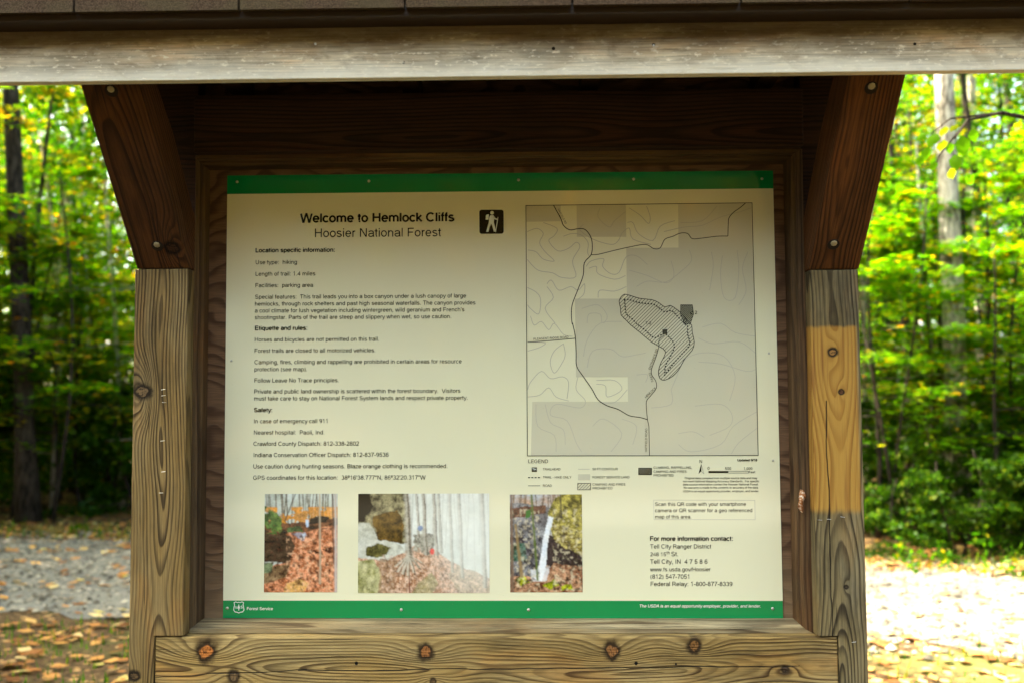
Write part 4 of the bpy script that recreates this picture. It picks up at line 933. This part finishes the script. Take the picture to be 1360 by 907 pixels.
def wavy(pts, amp, n=24):
    out = []
    for (ax, ay), (bx, by) in zip(pts, pts[1:]):
        for i in range(n):
            t = i / n; out.append((ax + (bx - ax) * t, ay + (by - ay) * t + rg.uniform(-amp, amp)))
    return out + [pts[-1]]
far = wavy([(-40, 14.5), (-14, 10.2), (-5, 8.5), (3.2, 6.55), (8, 4.6), (30, -4)], .13)
near = wavy([(-40, 8.0), (-9, 5.9), (-3.1, 4.75), (2.3, 4.0), (5, 2.6), (30, -9.5)], .16)
sheet('gravel_road', near + far[::-1], .006, M_gravel)
def bounce_cut_mat():
    t = NT('dark_bounce_cut_soil'); n = t.noise(t.obj(), 9, 5, .7)
    return t.set(color=t.ramp(n, [(.35, (.010, .008, .003)), (.55, (.022, .016, .005)), (.7, (.045, .028, .010))]), rough=.95, spec=.05)
sheet('bounce_cut_ground', wavy([(-14, -9.5), (14, -9.5)], .2) + wavy([(14, .6), (-14, .6)], .12), .010, bounce_cut_mat())  # unseen dark sheet added before the kiosk to cut light bounced off the ground
sheet('parking_area', wavy([(-14, -12.5), (14, -12.5)], .2) + wavy([(14, -9.6), (-14, -9.6)], .2), .006, M_gravel)

# ------------------------------------------------------------------ vegetation
def leaf_mat(name, stops, trans=.5):
    t = NT(name); g = t.n.new('ShaderNodeNewGeometry')
    c = t.ramp(g.outputs['Random Per Island'], stops)
    d = t.n.new('ShaderNodeBsdfDiffuse'); tr = t.n.new('ShaderNodeBsdfTranslucent'); gl = t.n.new('ShaderNodeBsdfGlossy')
    gl.inputs['Roughness'].default_value = .4; gl.inputs[0].default_value = (.8, .8, .8, 1)
    t.put(d.inputs[0], c)
    c2 = t.mix(1.0, c, (1.75, 1.95, .5), 'MULTIPLY'); t.put(tr.inputs[0], c2)
    m = t.n.new('ShaderNodeMixShader'); m.inputs[0].default_value = trans; t.l.new(d.outputs[0], m.inputs[1]); t.l.new(tr.outputs[0], m.inputs[2])
    m2 = t.n.new('ShaderNodeMixShader'); m2.inputs[0].default_value = .004; t.l.new(m.outputs[0], m2.inputs[1]); t.l.new(gl.outputs[0], m2.inputs[2])
    t.l.new(m2.outputs[0], t.out.inputs['Surface']); return t.m
M_leaf = leaf_mat('green_foliage', [(0, (.010, .045, .002)), (.35, (.032, .10, .003)), (.66, (.066, .15, .003)), (.88, (.12, .175, .004)), (.965, (.24, .19, .005)), (1, (.30, .11, .006))])
M_leaf_y = leaf_mat('turning_foliage', [(0, (.04, .09, .006)), (.35, (.09, .15, .007)), (.65, (.18, .19, .008)), (.85, (.30, .23, .01)), (1, (.36, .12, .01))])
M_leaf_s = leaf_mat('beech_foliage', [(0, (.03, .11, .002)), (.4, (.07, .19, .002)), (.75, (.13, .26, .003)), (.92, (.28, .27, .004)), (1, (.45, .19, .005))], .5)
M_leaf_d = leaf_mat('dark_foliage', [(0, (.010, .035, .002)), (.5, (.025, .07, .003)), (.9, (.05, .10, .004)), (1, (.12, .13, .006))], .4)
M_leaf_o = leaf_mat('shade_toned_foliage', [(0, (.03, .018, .002)), (.5, (.07, .04, .003)), (.9, (.12, .065, .004)), (1, (.2, .09, .005))], .15)  # dim warm tone put into the leaf colour to darken and warm kiosk light
M_litter = leaf_mat('fallen_leaves_skin', [(0, (.12, .05, .02)), (.4, (.36, .15, .05)), (.7, (.52, .27, .08)), (.9, (.56, .42, .2)), (1, (.42, .36, .08))], .2)
def bark_mat(name, a, b):
    t = NT(name); x = t.sep(t.obj())
    n = t.noise(t.comb(t.math('MULTIPLY', x[0], 28), t.math('MULTIPLY', x[1], 28), t.math('MULTIPLY', x[2], 6)), 1, 5, .65)
    n2 = t.noise(t.obj(), 2.1, 3)
    c = t.mix(smooth(t, n, .38, .62), a, b); c = t.mix(t.math('MULTIPLY', smooth(t, n2, .5, .65), .5), c, tuple(q * 1.25 for q in b))
    return t.set(color=c, rough=.95, spec=.1, normal=t.bump(n, .03))
M_bark = bark_mat('grey_bark', (.09, .075, .058), (.46, .42, .34)); M_bark_d = bark_mat('dark_bark', (.012, .009, .007), (.055, .043, .032)); M_bark_p = bark_mat('pale_bark', (.28, .24, .18), (.50, .45, .36))

def leaf_mesh(name, cen, size, flat, rng, mat, kind='quad'):
    n = len(cen)
    nr = rng.normal(size=(n, 3)); nr /= np.linalg.norm(nr, axis=1)[:, None]
    nr = nr * (1 - flat) + np.array([0, 0, 1.0]) * flat; nr /= np.linalg.norm(nr, axis=1)[:, None]
    t = rng.normal(size=(n, 3)); t -= (t * nr).sum(1)[:, None] * nr; t /= np.linalg.norm(t, axis=1)[:, None]
    b_ = np.cross(nr, t); L = size * rng.uniform(.65, 1.25, n)[:, None]
    P = np.stack([cen - t * L * .5, cen + b_ * L * .30 - t * L * .05, cen + t * L * .5, cen - b_ * L * .30 - t * L * .05], 1).reshape(-1, 3)
    me = bpy.data.meshes.new(name); me.vertices.add(4 * n); me.vertices.foreach_set('co', P.ravel())
    me.loops.add(4 * n); me.loops.foreach_set('vertex_index', np.arange(4 * n)); me.polygons.add(n); me.polygons.foreach_set('loop_start', np.arange(0, 4 * n, 4))
    me.update(calc_edges=True); me.materials.append(mat); return me
def make_tree(seed, h, r, lo, hi, spread, nlimb, perlimb, leaf, flat, tiered, lmat, bmat, lean=.3):
    """trunk with limbs as one mesh, crown as a cloud of leaves strung along the limbs"""
    rg_ = random.Random(seed); rn = np.random.default_rng(seed); mb = MB()
    n = 9; tp = []
    ph = rg_.uniform(0, 6); la = rg_.uniform(0, 6)
    for i in range(n):
        t = i / (n - 1); tp.append(Vector((cos(la) * lean * t + .12 * sin(ph + 3 * t), sin(la) * lean * t + .12 * cos(ph + 4 * t), h * t)))
    mb.tube(tp, [r * (1.25 if i == 0 else 1) * (1 - .8 * i / (n - 1)) + .006 for i in range(n)], 9)
    cen = []
    for k in range(nlimb):
        z = lo + (hi - lo) * ((k + rg_.random()) / nlimb); t = min(z / h, .99); i = int(t * (n - 1)); q = t * (n - 1) - i
        base = tp[i].lerp(tp[min(i + 1, n - 1)], q); ang = rg_.uniform(0, 2 * pi); L = spread * rg_.uniform(.55, 1.1) * (1 - .45 * max(0, (z - lo) / max(h - lo, .1)))
        rise = rg_.uniform(-.02, .18) if tiered else rg_.uniform(.2, .75)
        pts = [base]
        for j in range(1, 5):
            s = j / 4; pts.append(base + Vector((cos(ang + .2 * s) * L * s, sin(ang + .2 * s) * L * s, L * rise * s - (.10 * L * s * s if tiered else 0) + rg_.uniform(-.03, .03))))
        rr0 = max(.008, r * .28 * (1 - t) + .006); mb.tube(pts, [rr0 * (1 - .8 * j / 4) for j in range(5)], 5)
        s = rn.uniform(.18, 1.08, perlimb) ** .8; P = np.array([tuple(p) for p in pts]); idx = np.clip(s * 4, 0, 3.999); ii = idx.astype(int); ff = (idx - ii)[:, None]
        c = P[ii] * (1 - ff) + P[ii + 1] * ff
        if tiered:
            side = rn.normal(size=perlimb) * .20 * L * (1.15 - s * .5); pr_ = np.array([-sin(ang), cos(ang), 0]); c = c + side[:, None] * pr_ + rn.normal(size=(perlimb, 3)) * np.array([.04, .04, .035]); c[:, 2] -= np.abs(side) * .18
        else:
            nc = max(3, perlimb // 70); cc = rn.integers(0, nc, perlimb); off = rn.normal(size=(nc, 3)) * .28 * L; off[:, 2] *= .6
            c = c * .5 + (P[-1] * .5 + P[2] * .5) * .5 + off[cc] + rn.normal(size=(perlimb, 3)) * .17 * L * np.array([1, 1, .55])
        cen.append(c)
    crown = leaf_mesh('crown', np.concatenate(cen), leaf, flat, rn, lmat)
    me = bpy.data.meshes.new('trunk'); me.from_pydata(mb.v, [], mb.f); me.polygons.foreach_set('use_smooth', [True] * len(me.polygons)); me.materials.append(bmat)
    return me, crown
def place(name, meshes, x, y, rz, sc, label, cat, group=None, tr='trunk', cr='crown'):
    e = empty(name, (x, y, 0), rz); e.scale = (sc, sc, sc); tag(e, label, cat, group)
    link(tr, meshes[0], parent=e)
    if meshes[1] is not None: link(cr, meshes[1], parent=e)
    return e
BIG = [make_tree(100 + i, 13 + i, .13 + .02 * i, 3.2 + .4 * i, 12.5 + i, 3.0, 26, 330, .13, .35, False, (M_leaf, M_leaf_y, M_leaf)[i % 3], (M_bark, M_bark_d, M_bark)[i % 3]) for i in range(4)]
SAP = [make_tree(200 + i, 4.6 + .8 * i, .028 + .006 * i, .7 + .1 * i, 4.4 + .7 * i, 1.7 + .15 * i, 24, 170, .095, .72, True, (M_leaf, M_leaf, M_leaf_y, M_leaf)[i % 4], (M_bark_d, M_bark_p)[i % 2], .4) for i in range(5)]
FRG = [make_tree(600 + i, 3.6 + .5 * i, .02, 1.1, 3.5 + .5 * i, 1.6, 11, 230, .10, .85, True, M_leaf_s, M_bark_d, .3) for i in range(3)]
SHR = [make_tree(300 + i, 1.5 + .3 * i, .015, .1, 1.4 + .3 * i, .8, 16, 110, .085, .5, True, (M_leaf_d, M_leaf)[i % 2], M_bark_d, .1) for i in range(3)]

DNS = [make_tree(400 + i, 11 + i, .14, 2.6, 10.5 + i, 2.9, 26, 420, .20, .35, False, M_leaf, M_bark) for i in range(2)]
# the big trunks one can tell apart
def trunk_tree(name, pix, dist, wpx, label, cat, bark, crown_mesh=None, top=13.0, cscale=1.0):
    """pix: photograph pixels along the stem, from the foot up, all at one distance"""
    pts = []
    for px, py in pix:
        d = ray(px, py); t = dist / d.y; p = EYE + d * t; pts.append(p)
    x0, y0 = pts[0].x, pts[0].y; r = wpx / F * dist / 2
    loc = [Vector((p.x - x0, 0, max(p.z, 0))) for p in pts]; loc[0].z = -.05
    d = (loc[-1] - loc[-2]).normalized()
    while loc[-1].z < top: loc.append(loc[-1] + d * 1.3 + Vector((random.Random(len(loc)).uniform(-.1, .1), .05, 0)))
    n = len(loc); e = empty(name, (x0, y0, 0)); tag(e, label, cat)
    MB().tube(loc, [r * (1.35 if i == 0 else 1.0) * (1 - .55 * loc[i].z / top) for i in range(n)], 12).build('trunk', bark, e, smooth_=True)
    # crown of limbs well above the frame
    rn = np.random.default_rng(int(abs(pix[0][0]))); cs = []
    tip = np.array(tuple(loc[-1]))
    for k in range(14):
        c0 = tip + rn.normal(size=3) * np.array([1.6, 1.6, 1.2]) * cscale - np.array([0, 0, 1.2]); cs.append(c0 + rn.normal(size=(240, 3)) * .55)
    cm = leaf_mesh('crown', np.concatenate(cs), .14, .4, rn, M_leaf); link('crown', cm, parent=e)
    return e
trunk_tree('tree', [(38, 690), (33, 580), (30, 470), (24, 330), (19, 220), (14, 115)], 12.4, 27, 'thick dark mossy tree trunk at the far left edge of the gravel road', 'tree', M_bark_d)
trunk_tree('tree', [(1282, 700), (1270, 600), (1268, 480), (1263, 330), (1257, 200), (1254, 100)], 11.6, 31, 'stout pale grey tree trunk standing right of the kiosk', 'tree', M_bark, cscale=.8)
trunk_tree('tree', [(1312, 690), (1305, 500), (1300, 350), (1294, 200), (1290, 100)], 17, 15, 'slim brown tree trunk just right of the stout grey one', 'tree', M_bark, cscale=.8)
trunk_tree('tree', [(1378, 690), (1368, 500), (1356, 350), (1346, 200), (1335, 100)], 19, 13, 'thin leaning dark trunk at the right edge against the sky', 'tree', M_bark_d, cscale=.7)
trunk_tree('tree', [(60, 680), (52, 500), (45, 330), (44, 200), (44, 115)], 24, 10, 'slender pale trunk half hidden beside the thick dark one', 'tree', M_bark_p, cscale=.7)
trunk_tree('tree', [(1172, 690), (1166, 500), (1162, 380), (1158, 250)], 26, 11, 'slender pale distant trunk beside the right post of the kiosk', 'tree', M_bark_p, cscale=.7)
trunk_tree('tree', [(162, 700), (160, 600), (157, 500), (150, 380)], 14, 6, 'thin pale sapling stem beside the left post of the kiosk', 'tree', M_bark_p, top=7, cscale=.5)

rt = random.Random(42)
def sunlit(x, y): # the open strip the sun comes through towards the road on the right
    return False
GRP = {0: 'forest trees behind the gravel road on the left', 1: 'forest trees behind the gravel road on the right'}
def scatter(protos, name, cat, lab, grp, cols, n, d0, d1, sc0, sc1):
    for side, (p0, p1) in enumerate(cols):
        for k in range(n[side]):
            d = d0 + (d1 - d0) * ((k + rt.random()) / n[side]); px = rt.uniform(p0, p1); x, y = at(px, d)
            i = rt.randrange(len(protos)); look = ''
            if protos is SAP: look = (' on a pale stem', ' on a dark stem')[i % 2 == 0] + (' turning yellow' if i == 2 else '') + ('', ', tall')[i == 4]
            if protos is SHR: look = (', knee-high and dark', ', waist-high and bright green', ', chest-high and dark')[i]
            place(name, protos[i], x, y, rt.uniform(0, 6.28), rt.uniform(sc0, sc1), lab[side] + look, cat, grp[side])
LR = ('left', 'right')
scatter(BIG, 'forest_tree', 'tree', ['tall leafy forest tree in the blurred wood left of the kiosk', 'tall leafy forest tree in the blurred wood right of the kiosk'],
        ['tall trees in the wood on the left', 'tall trees in the wood on the right'], [(-260, 200), (1150, 1560)], (7, 6), 17, 42, .85, 1.15)
scatter(SAP, 'sapling', 'sapling', ['young tree with level leaf sprays left of the kiosk', 'young tree with level leaf sprays right of the kiosk'],
        ['saplings at the wood edge on the left', 'saplings at the wood edge on the right'], [(-170, 220), (1120, 1520)], (26, 26), 11.9, 24, .85, 1.35)
scatter(SHR, 'shrub', 'shrub', ['leafy shrub at the foot of the left wood', 'leafy shrub at the foot of the right wood'],
        ['shrubs at the foot of the left wood', 'shrubs at the foot of the right wood'], [(-120, 220), (1120, 1480)], (26, 16), 12.6, 19, .8, 1.3)
for k in range(26):
    px = 1125 + 370 * (k + rt.random()) / 26; d = 8.95 + (px - 1125) * -.0022 + rt.uniform(.5, 2.6); x, y = at(px, d)
    place('shrub', SHR[2 * (k % 2)], x, y, rt.uniform(0, 6.28), rt.uniform(.42, .72), 'dense dark bush close behind the right end of the gravel road', 'shrub', 'bushes close behind the right end of the road')
# a fringe of low beech sprays catching the sun in front of the dark undergrowth
for side, (p0, p1, n_, d0, d1) in enumerate(((-60, 190, 13, 12.2, 14.8), (1135, 1470, 15, 9.7, 12.2))):
    for k in range(n_):
        px = p0 + (p1 - p0) * (k + rt.random()) / n_; dd = rt.uniform(d0, d1)
        if 1215 < px < 1325: dd = 12.4       # clear of the stout grey trunk
        x, y = at(px, dd)
        place('sapling', FRG[k % 3], x, y, rt.uniform(0, 6.28), rt.uniform(.8, 1.1), ('thin beech sapling with level sunlit sprays at the left wood edge', 'thin beech sapling with level sunlit sprays at the right wood edge')[side], 'sapling', ('beech saplings on the left', 'beech saplings on the right')[side])
# the stretch of wood straight behind the kiosk, seen past its posts from a step aside
for k in range(15):
    px = 235 + 870 * (k + rt.random()) / 15; x, y = at(px, 21 + (k * 7 % 15) * .9 + rt.random())
    place('forest_tree', DNS[k % 2] if k % 3 else BIG[1], x, y, rt.uniform(0, 6.28), rt.uniform(.8, 1.1), 'tall leafy forest tree in the stretch of wood hidden straight behind the kiosk', 'tree', 'trees straight behind the kiosk')
for k in range(22):
    px = 235 + 870 * (k + rt.random()) / 22; x, y = at(px, 12.2 + rt.uniform(0, 5))
    place('sapling' if k % 2 else 'shrub', SAP[k % 5] if k % 2 else SHR[(k // 2) % 3], x, y, rt.uniform(0, 6.28), rt.uniform(.9, 1.3), 'leafy undergrowth plant in the wood hidden straight behind the kiosk', 'sapling' if k % 2 else 'shrub', 'undergrowth straight behind the kiosk')
# tall trees left of the clearing: their shade lies over the left half of the road
for k, (x, y) in enumerate(((-8.6, 6.2), (-10.5, 8.6), (-12.5, 6.8), (-7.8, 4.0), (-10.5, 4.6), (-7.4, .8))):
    place('forest_tree', DNS[k % 2], x, y, k * 1.3, 1, 'tall leafy forest tree shading the left end of the road', 'tree', 'trees shading the left end of the road')
# woodland masses: the depth of the wood behind, and the wood round the clearing behind the camera
def woodland(seed, n, fn, size, mat, trunks):
    rn = np.random.default_rng(seed); P = fn(rn, n); me = leaf_mesh('woodland', P, size, .3, rn, mat); o = link('woodland', me); o['kind'] = 'stuff'; return o
def back_mass(rn, n):
    nb = 420; ang = rn.uniform(-1.15, 1.15, nb); rad = rn.uniform(24, 52, nb); top = rn.uniform(.3, 1, nb) ** 1.2 * (3 + rad * .26)
    c = np.stack([np.sin(ang) * rad, np.cos(ang) * rad, top], 1); i = rn.integers(0, nb, n)
    P = c[i] + rn.normal(size=(n, 3)) * np.array([1.7, 1.7, 1.1]); P[:, 2] = np.abs(P[:, 2]); return P
woodland(1, 90000, back_mass, .34, M_leaf, 0)
def back_low(rn, n):
    ang = rn.uniform(-1.2, 1.2, n); rad = rn.uniform(20, 40, n)
    return np.stack([np.sin(ang) * rad, np.cos(ang) * rad, rn.uniform(0, 1, n) ** 1.3 * 4.2], 1)
woodland(2, 26000, back_low, .34, M_leaf_d, 0)
def front_low(rn, n):
    nb = 420; ang = rn.uniform(pi - 1.9, pi + 1.9, nb); rad = rn.uniform(15, 24, nb); top = rn.uniform(0, 1, nb) * 3.6
    c = np.stack([np.sin(ang) * rad, np.cos(ang) * rad, top], 1); i = rn.integers(0, nb, n)
    P = c[i] + rn.normal(size=(n, 3)) * np.array([1.1, 1.1, .6]); P[:, 2] = np.abs(P[:, 2]); return P
woodland(3, 30000, front_low, .30, M_leaf_y, 0)
def front_high(rn, n):
    nb = 900; ang = rn.uniform(pi - 1.9, pi + 1.9, nb); rad = rn.uniform(16, 27, nb); top = 3.8 + rn.uniform(0, 1, nb) * 4.2
    c = np.stack([np.sin(ang) * rad, np.cos(ang) * rad, top], 1); i = rn.integers(0, nb, n)
    return c[i] + rn.normal(size=(n, 3)) * np.array([1.5, 1.5, .6])
woodland(4, 135000, front_high, .40, M_leaf_o, 0)  # unseen upper crowns, made dense and dark to block low sky before the kiosk
# a spray of leaves hanging low on the right, on the branch of a tree just outside the frame
def hanging():
    x, y = at(1450, 4.0); e = empty('beech_tree', (x, y, 0)); tag(e, 'branch with drooping yellow green leaves hanging in front of the stout grey trunk', 'tree')
    mb = MB(); mb.tube([(0, 0, -.05), (.05, .02, 1.5), (.0, .05, 3.2), (.1, 0, 6.5)], [.05, .045, .035, .015], 8); mb.build('trunk', M_bark, e, smooth_=True)
    def loc(px, py, d=4.0):
        q = ray(px, py); p = EYE + q * (d / q.y); return Vector((p.x - x, p.y - y, p.z))
    br = [Vector((0, .05, 3.0)), loc(1400, 165), loc(1330, 150, 3.95), loc(1285, 160, 3.9), loc(1268, 185, 3.9)]
    mb = MB(); mb.tube(br, [.02, .014, .008, .005, .003], 6); b2 = [loc(1330, 150, 3.95), loc(1262, 158, 4.0), loc(1236, 178, 4.0)]; mb.tube(b2, [.006, .004, .002], 5)
    b3 = [loc(1285, 160, 3.9), loc(1248, 206, 3.95), loc(1238, 232, 3.95)]; mb.tube(b3, [.005, .003, .002], 5); mb.build('branch', M_bark_d, e)
    LV = [(1277, 180, 1281, 208, .5), (1268, 205, 1270, 228, .2), (1262, 190, 1262, 205, .6), (1246, 178, 1232, 196, .7), (1232, 195, 1228, 214, .6), (1256, 168, 1250, 182, .9), (1290, 172, 1296, 190, .4), (1240, 150, 1228, 160, .8), (1254, 186, 1248, 202, .95), (1242, 214, 1238, 228, .5), (1272, 165, 1262, 176, .9), (1304, 158, 1310, 172, .4), (1230, 176, 1219, 186, .6), (1285, 232, 1292, 246, .7), (1224, 206, 1220, 222, .5), (1262, 224, 1266, 238, .8)]
    for ax, ay, bx, by, w in LV:
        a, b_ = loc(ax, ay, 3.9), loc(bx, by, 3.92 + .06 * (w - .5)); d = b_ - a; L = d.length; s = Vector((d.z, .6 * L, -d.x)).normalized() * L * .36
        m1, m2 = a + d * .3, a + d * .65; f = Vector((0, -.006, 0))
        me = MB().add([a, m1 + s, m2 + s * .85, b_, m2 - s * .85, m1 - s, m1 + f, m2 + f], [(0, 6, 1), (1, 6, 7, 2), (2, 7, 3), (3, 7, 4), (4, 7, 6, 5), (5, 6, 0)])
        me.build('leaf', M_leaf_y if w > .75 else M_leaf, e, smooth_=True)
hanging()

# fallen leaves, verge grass and weeds: nobody could count them
def fallen(seed, n, area, size, name='fallen_leaves', dens=None):
    rn = np.random.default_rng(seed); P = area(rn, n); P[:, 2] = rn.uniform(.008, .03, len(P)); me = leaf_mesh(name, P, size, .82, rn, M_litter); o = link(name, me); o['kind'] = 'stuff'; tag(o, 'orange and brown fallen leaves scattered over the ground', None)
    if 'category' in o: del o['category']
    return o
def near_area(rn, n):
    x = rn.uniform(-8, 8, n); y = rn.uniform(1.5, 4.4, n) + rn.normal(size=n) * .15 - .12 * x * .5; return np.stack([x, y, x * 0], 1)
fallen(5, 2600, near_area, .12)
def verge_area(rn, n):
    x = rn.uniform(-10, 9, n); y = 7.35 - .25 * x + np.abs(rn.normal(size=n)) * 1.3; return np.stack([x, y, x * 0], 1)
fallen(6, 5200, verge_area, .10)
def road_area(rn, n):
    nb = 60; cx = rn.uniform(-8, 8, nb); cy = rn.uniform(4.2, 7.6, nb) - .2 * cx; i = rn.integers(0, nb, n); s = rn.uniform(0, 1, n) < .4
    x = np.where(s, rn.uniform(-8, 8, n), cx[i] + rn.normal(size=n) * .35); y = np.where(s, rn.uniform(3.8, 8.4, n) - .2 * x, cy[i] + rn.normal(size=n) * .1); return np.stack([x, y, x * 0], 1)
fallen(7, 1500, road_area, .11)
def pebbles(seed, n):
    rn = np.random.default_rng(seed); x = rn.uniform(-9, 8, n); y = rn.uniform(4.1, 8.0, n) - .22 * x; r = rn.uniform(.012, .035, n) * rn.uniform(.5, 1.2, n)
    base = np.array([(1, 0, 0), (-1, 0, 0), (0, 1, 0), (0, -1, 0), (0, 0, .7), (0, 0, -.4)], float); F6 = np.array([(0, 2, 4), (2, 1, 4), (1, 3, 4), (3, 0, 4)])
    V = base[None] * r[:, None, None] * rn.uniform(.6, 1.2, (n, 6, 1)) + np.stack([x, y, .006 + r * .2], 1)[:, None]
    Fc = (F6[None] + (np.arange(n) * 6)[:, None, None]).reshape(-1); me = bpy.data.meshes.new('pebbles'); me.vertices.add(6 * n); me.vertices.foreach_set('co', V.ravel()); me.loops.add(len(Fc)); me.loops.foreach_set('vertex_index', Fc); me.polygons.add(len(Fc) // 3); me.polygons.foreach_set('loop_start', np.arange(0, len(Fc), 3)); me.update(calc_edges=True)
    t = NT('limestone_pebble'); g = t.n.new('ShaderNodeNewGeometry'); t.set(color=t.ramp(g.outputs['Random Per Island'], [(0, (.04, .034, .025)), (.5, (.13, .112, .082)), (1, (.32, .285, .22))]), rough=.9, spec=.2); me.materials.append(t.m)
    o = link('pebbles', me); o['kind'] = 'stuff'; return o
pebbles(21, 14000)
def grass(seed, n, area, h, mat):
    rn = np.random.default_rng(seed); P = area(rn, n); ang = rn.uniform(0, 6.28, n); L = h * rn.uniform(.4, 1.2, n); w = .006
    d = np.stack([np.cos(ang), np.sin(ang), ang * 0], 1); tip = P + d * (L * .35)[:, None] + np.array([0, 0, 1]) * L[:, None]; s = np.stack([-np.sin(ang), np.cos(ang), ang * 0], 1) * w
    V = np.stack([P - s, P + s, tip], 1).reshape(-1, 3); me = bpy.data.meshes.new('grass'); me.vertices.add(3 * n); me.vertices.foreach_set('co', V.ravel()); me.loops.add(3 * n); me.loops.foreach_set('vertex_index', np.arange(3 * n)); me.polygons.add(n); me.polygons.foreach_set('loop_start', np.arange(0, 3 * n, 3)); me.update(calc_edges=True); me.materials.append(mat)
    o = link('grass', me); o['kind'] = 'stuff'; return o
grass(8, 1800, lambda rn, n: (lambda x: np.stack([x, 7.3 - .25 * x + np.abs(rn.normal(size=n)) * .5, x * 0], 1))(rn.uniform(-10, 9, n)), .16, M_leaf)
grass(9, 5000, lambda rn, n: (lambda x: np.stack([x, rn.uniform(1.8, 4.4, n) - .06 * x, x * 0], 1))(np.concatenate([c + rn.normal(size=n // 50) * .35 for c in rn.uniform(-7, 7, 50)])), .07, M_leaf)
for px, py, hh in ((106, 700, .06), (1303, 760, .42), (1196, 748, .28), (1248, 752, .24), (1214, 758, .18), (1340, 768, .3)):
    dd = EYE.z / ((py - 531) / F); x, y = at(px, dd); rw = np.random.default_rng(px)
    P = np.stack([rw.normal(size=26) * .05, rw.normal(size=26) * .05, rw.uniform(.02, hh, 26)], 1); e = empty('weed', (x, y, 0)); tag(e, 'upright green weed at the far edge of the gravel road', 'weed', 'weeds at the far edge of the road')
    MB().tube([(0, 0, -.01), (.01, 0, hh * .6), (0, .01, hh)], [.004, .003, .002], 5).build('stem', M_leaf, e); link('leaves', leaf_mesh('leaves', P, .07, .3, rw, M_leaf), parent=e)
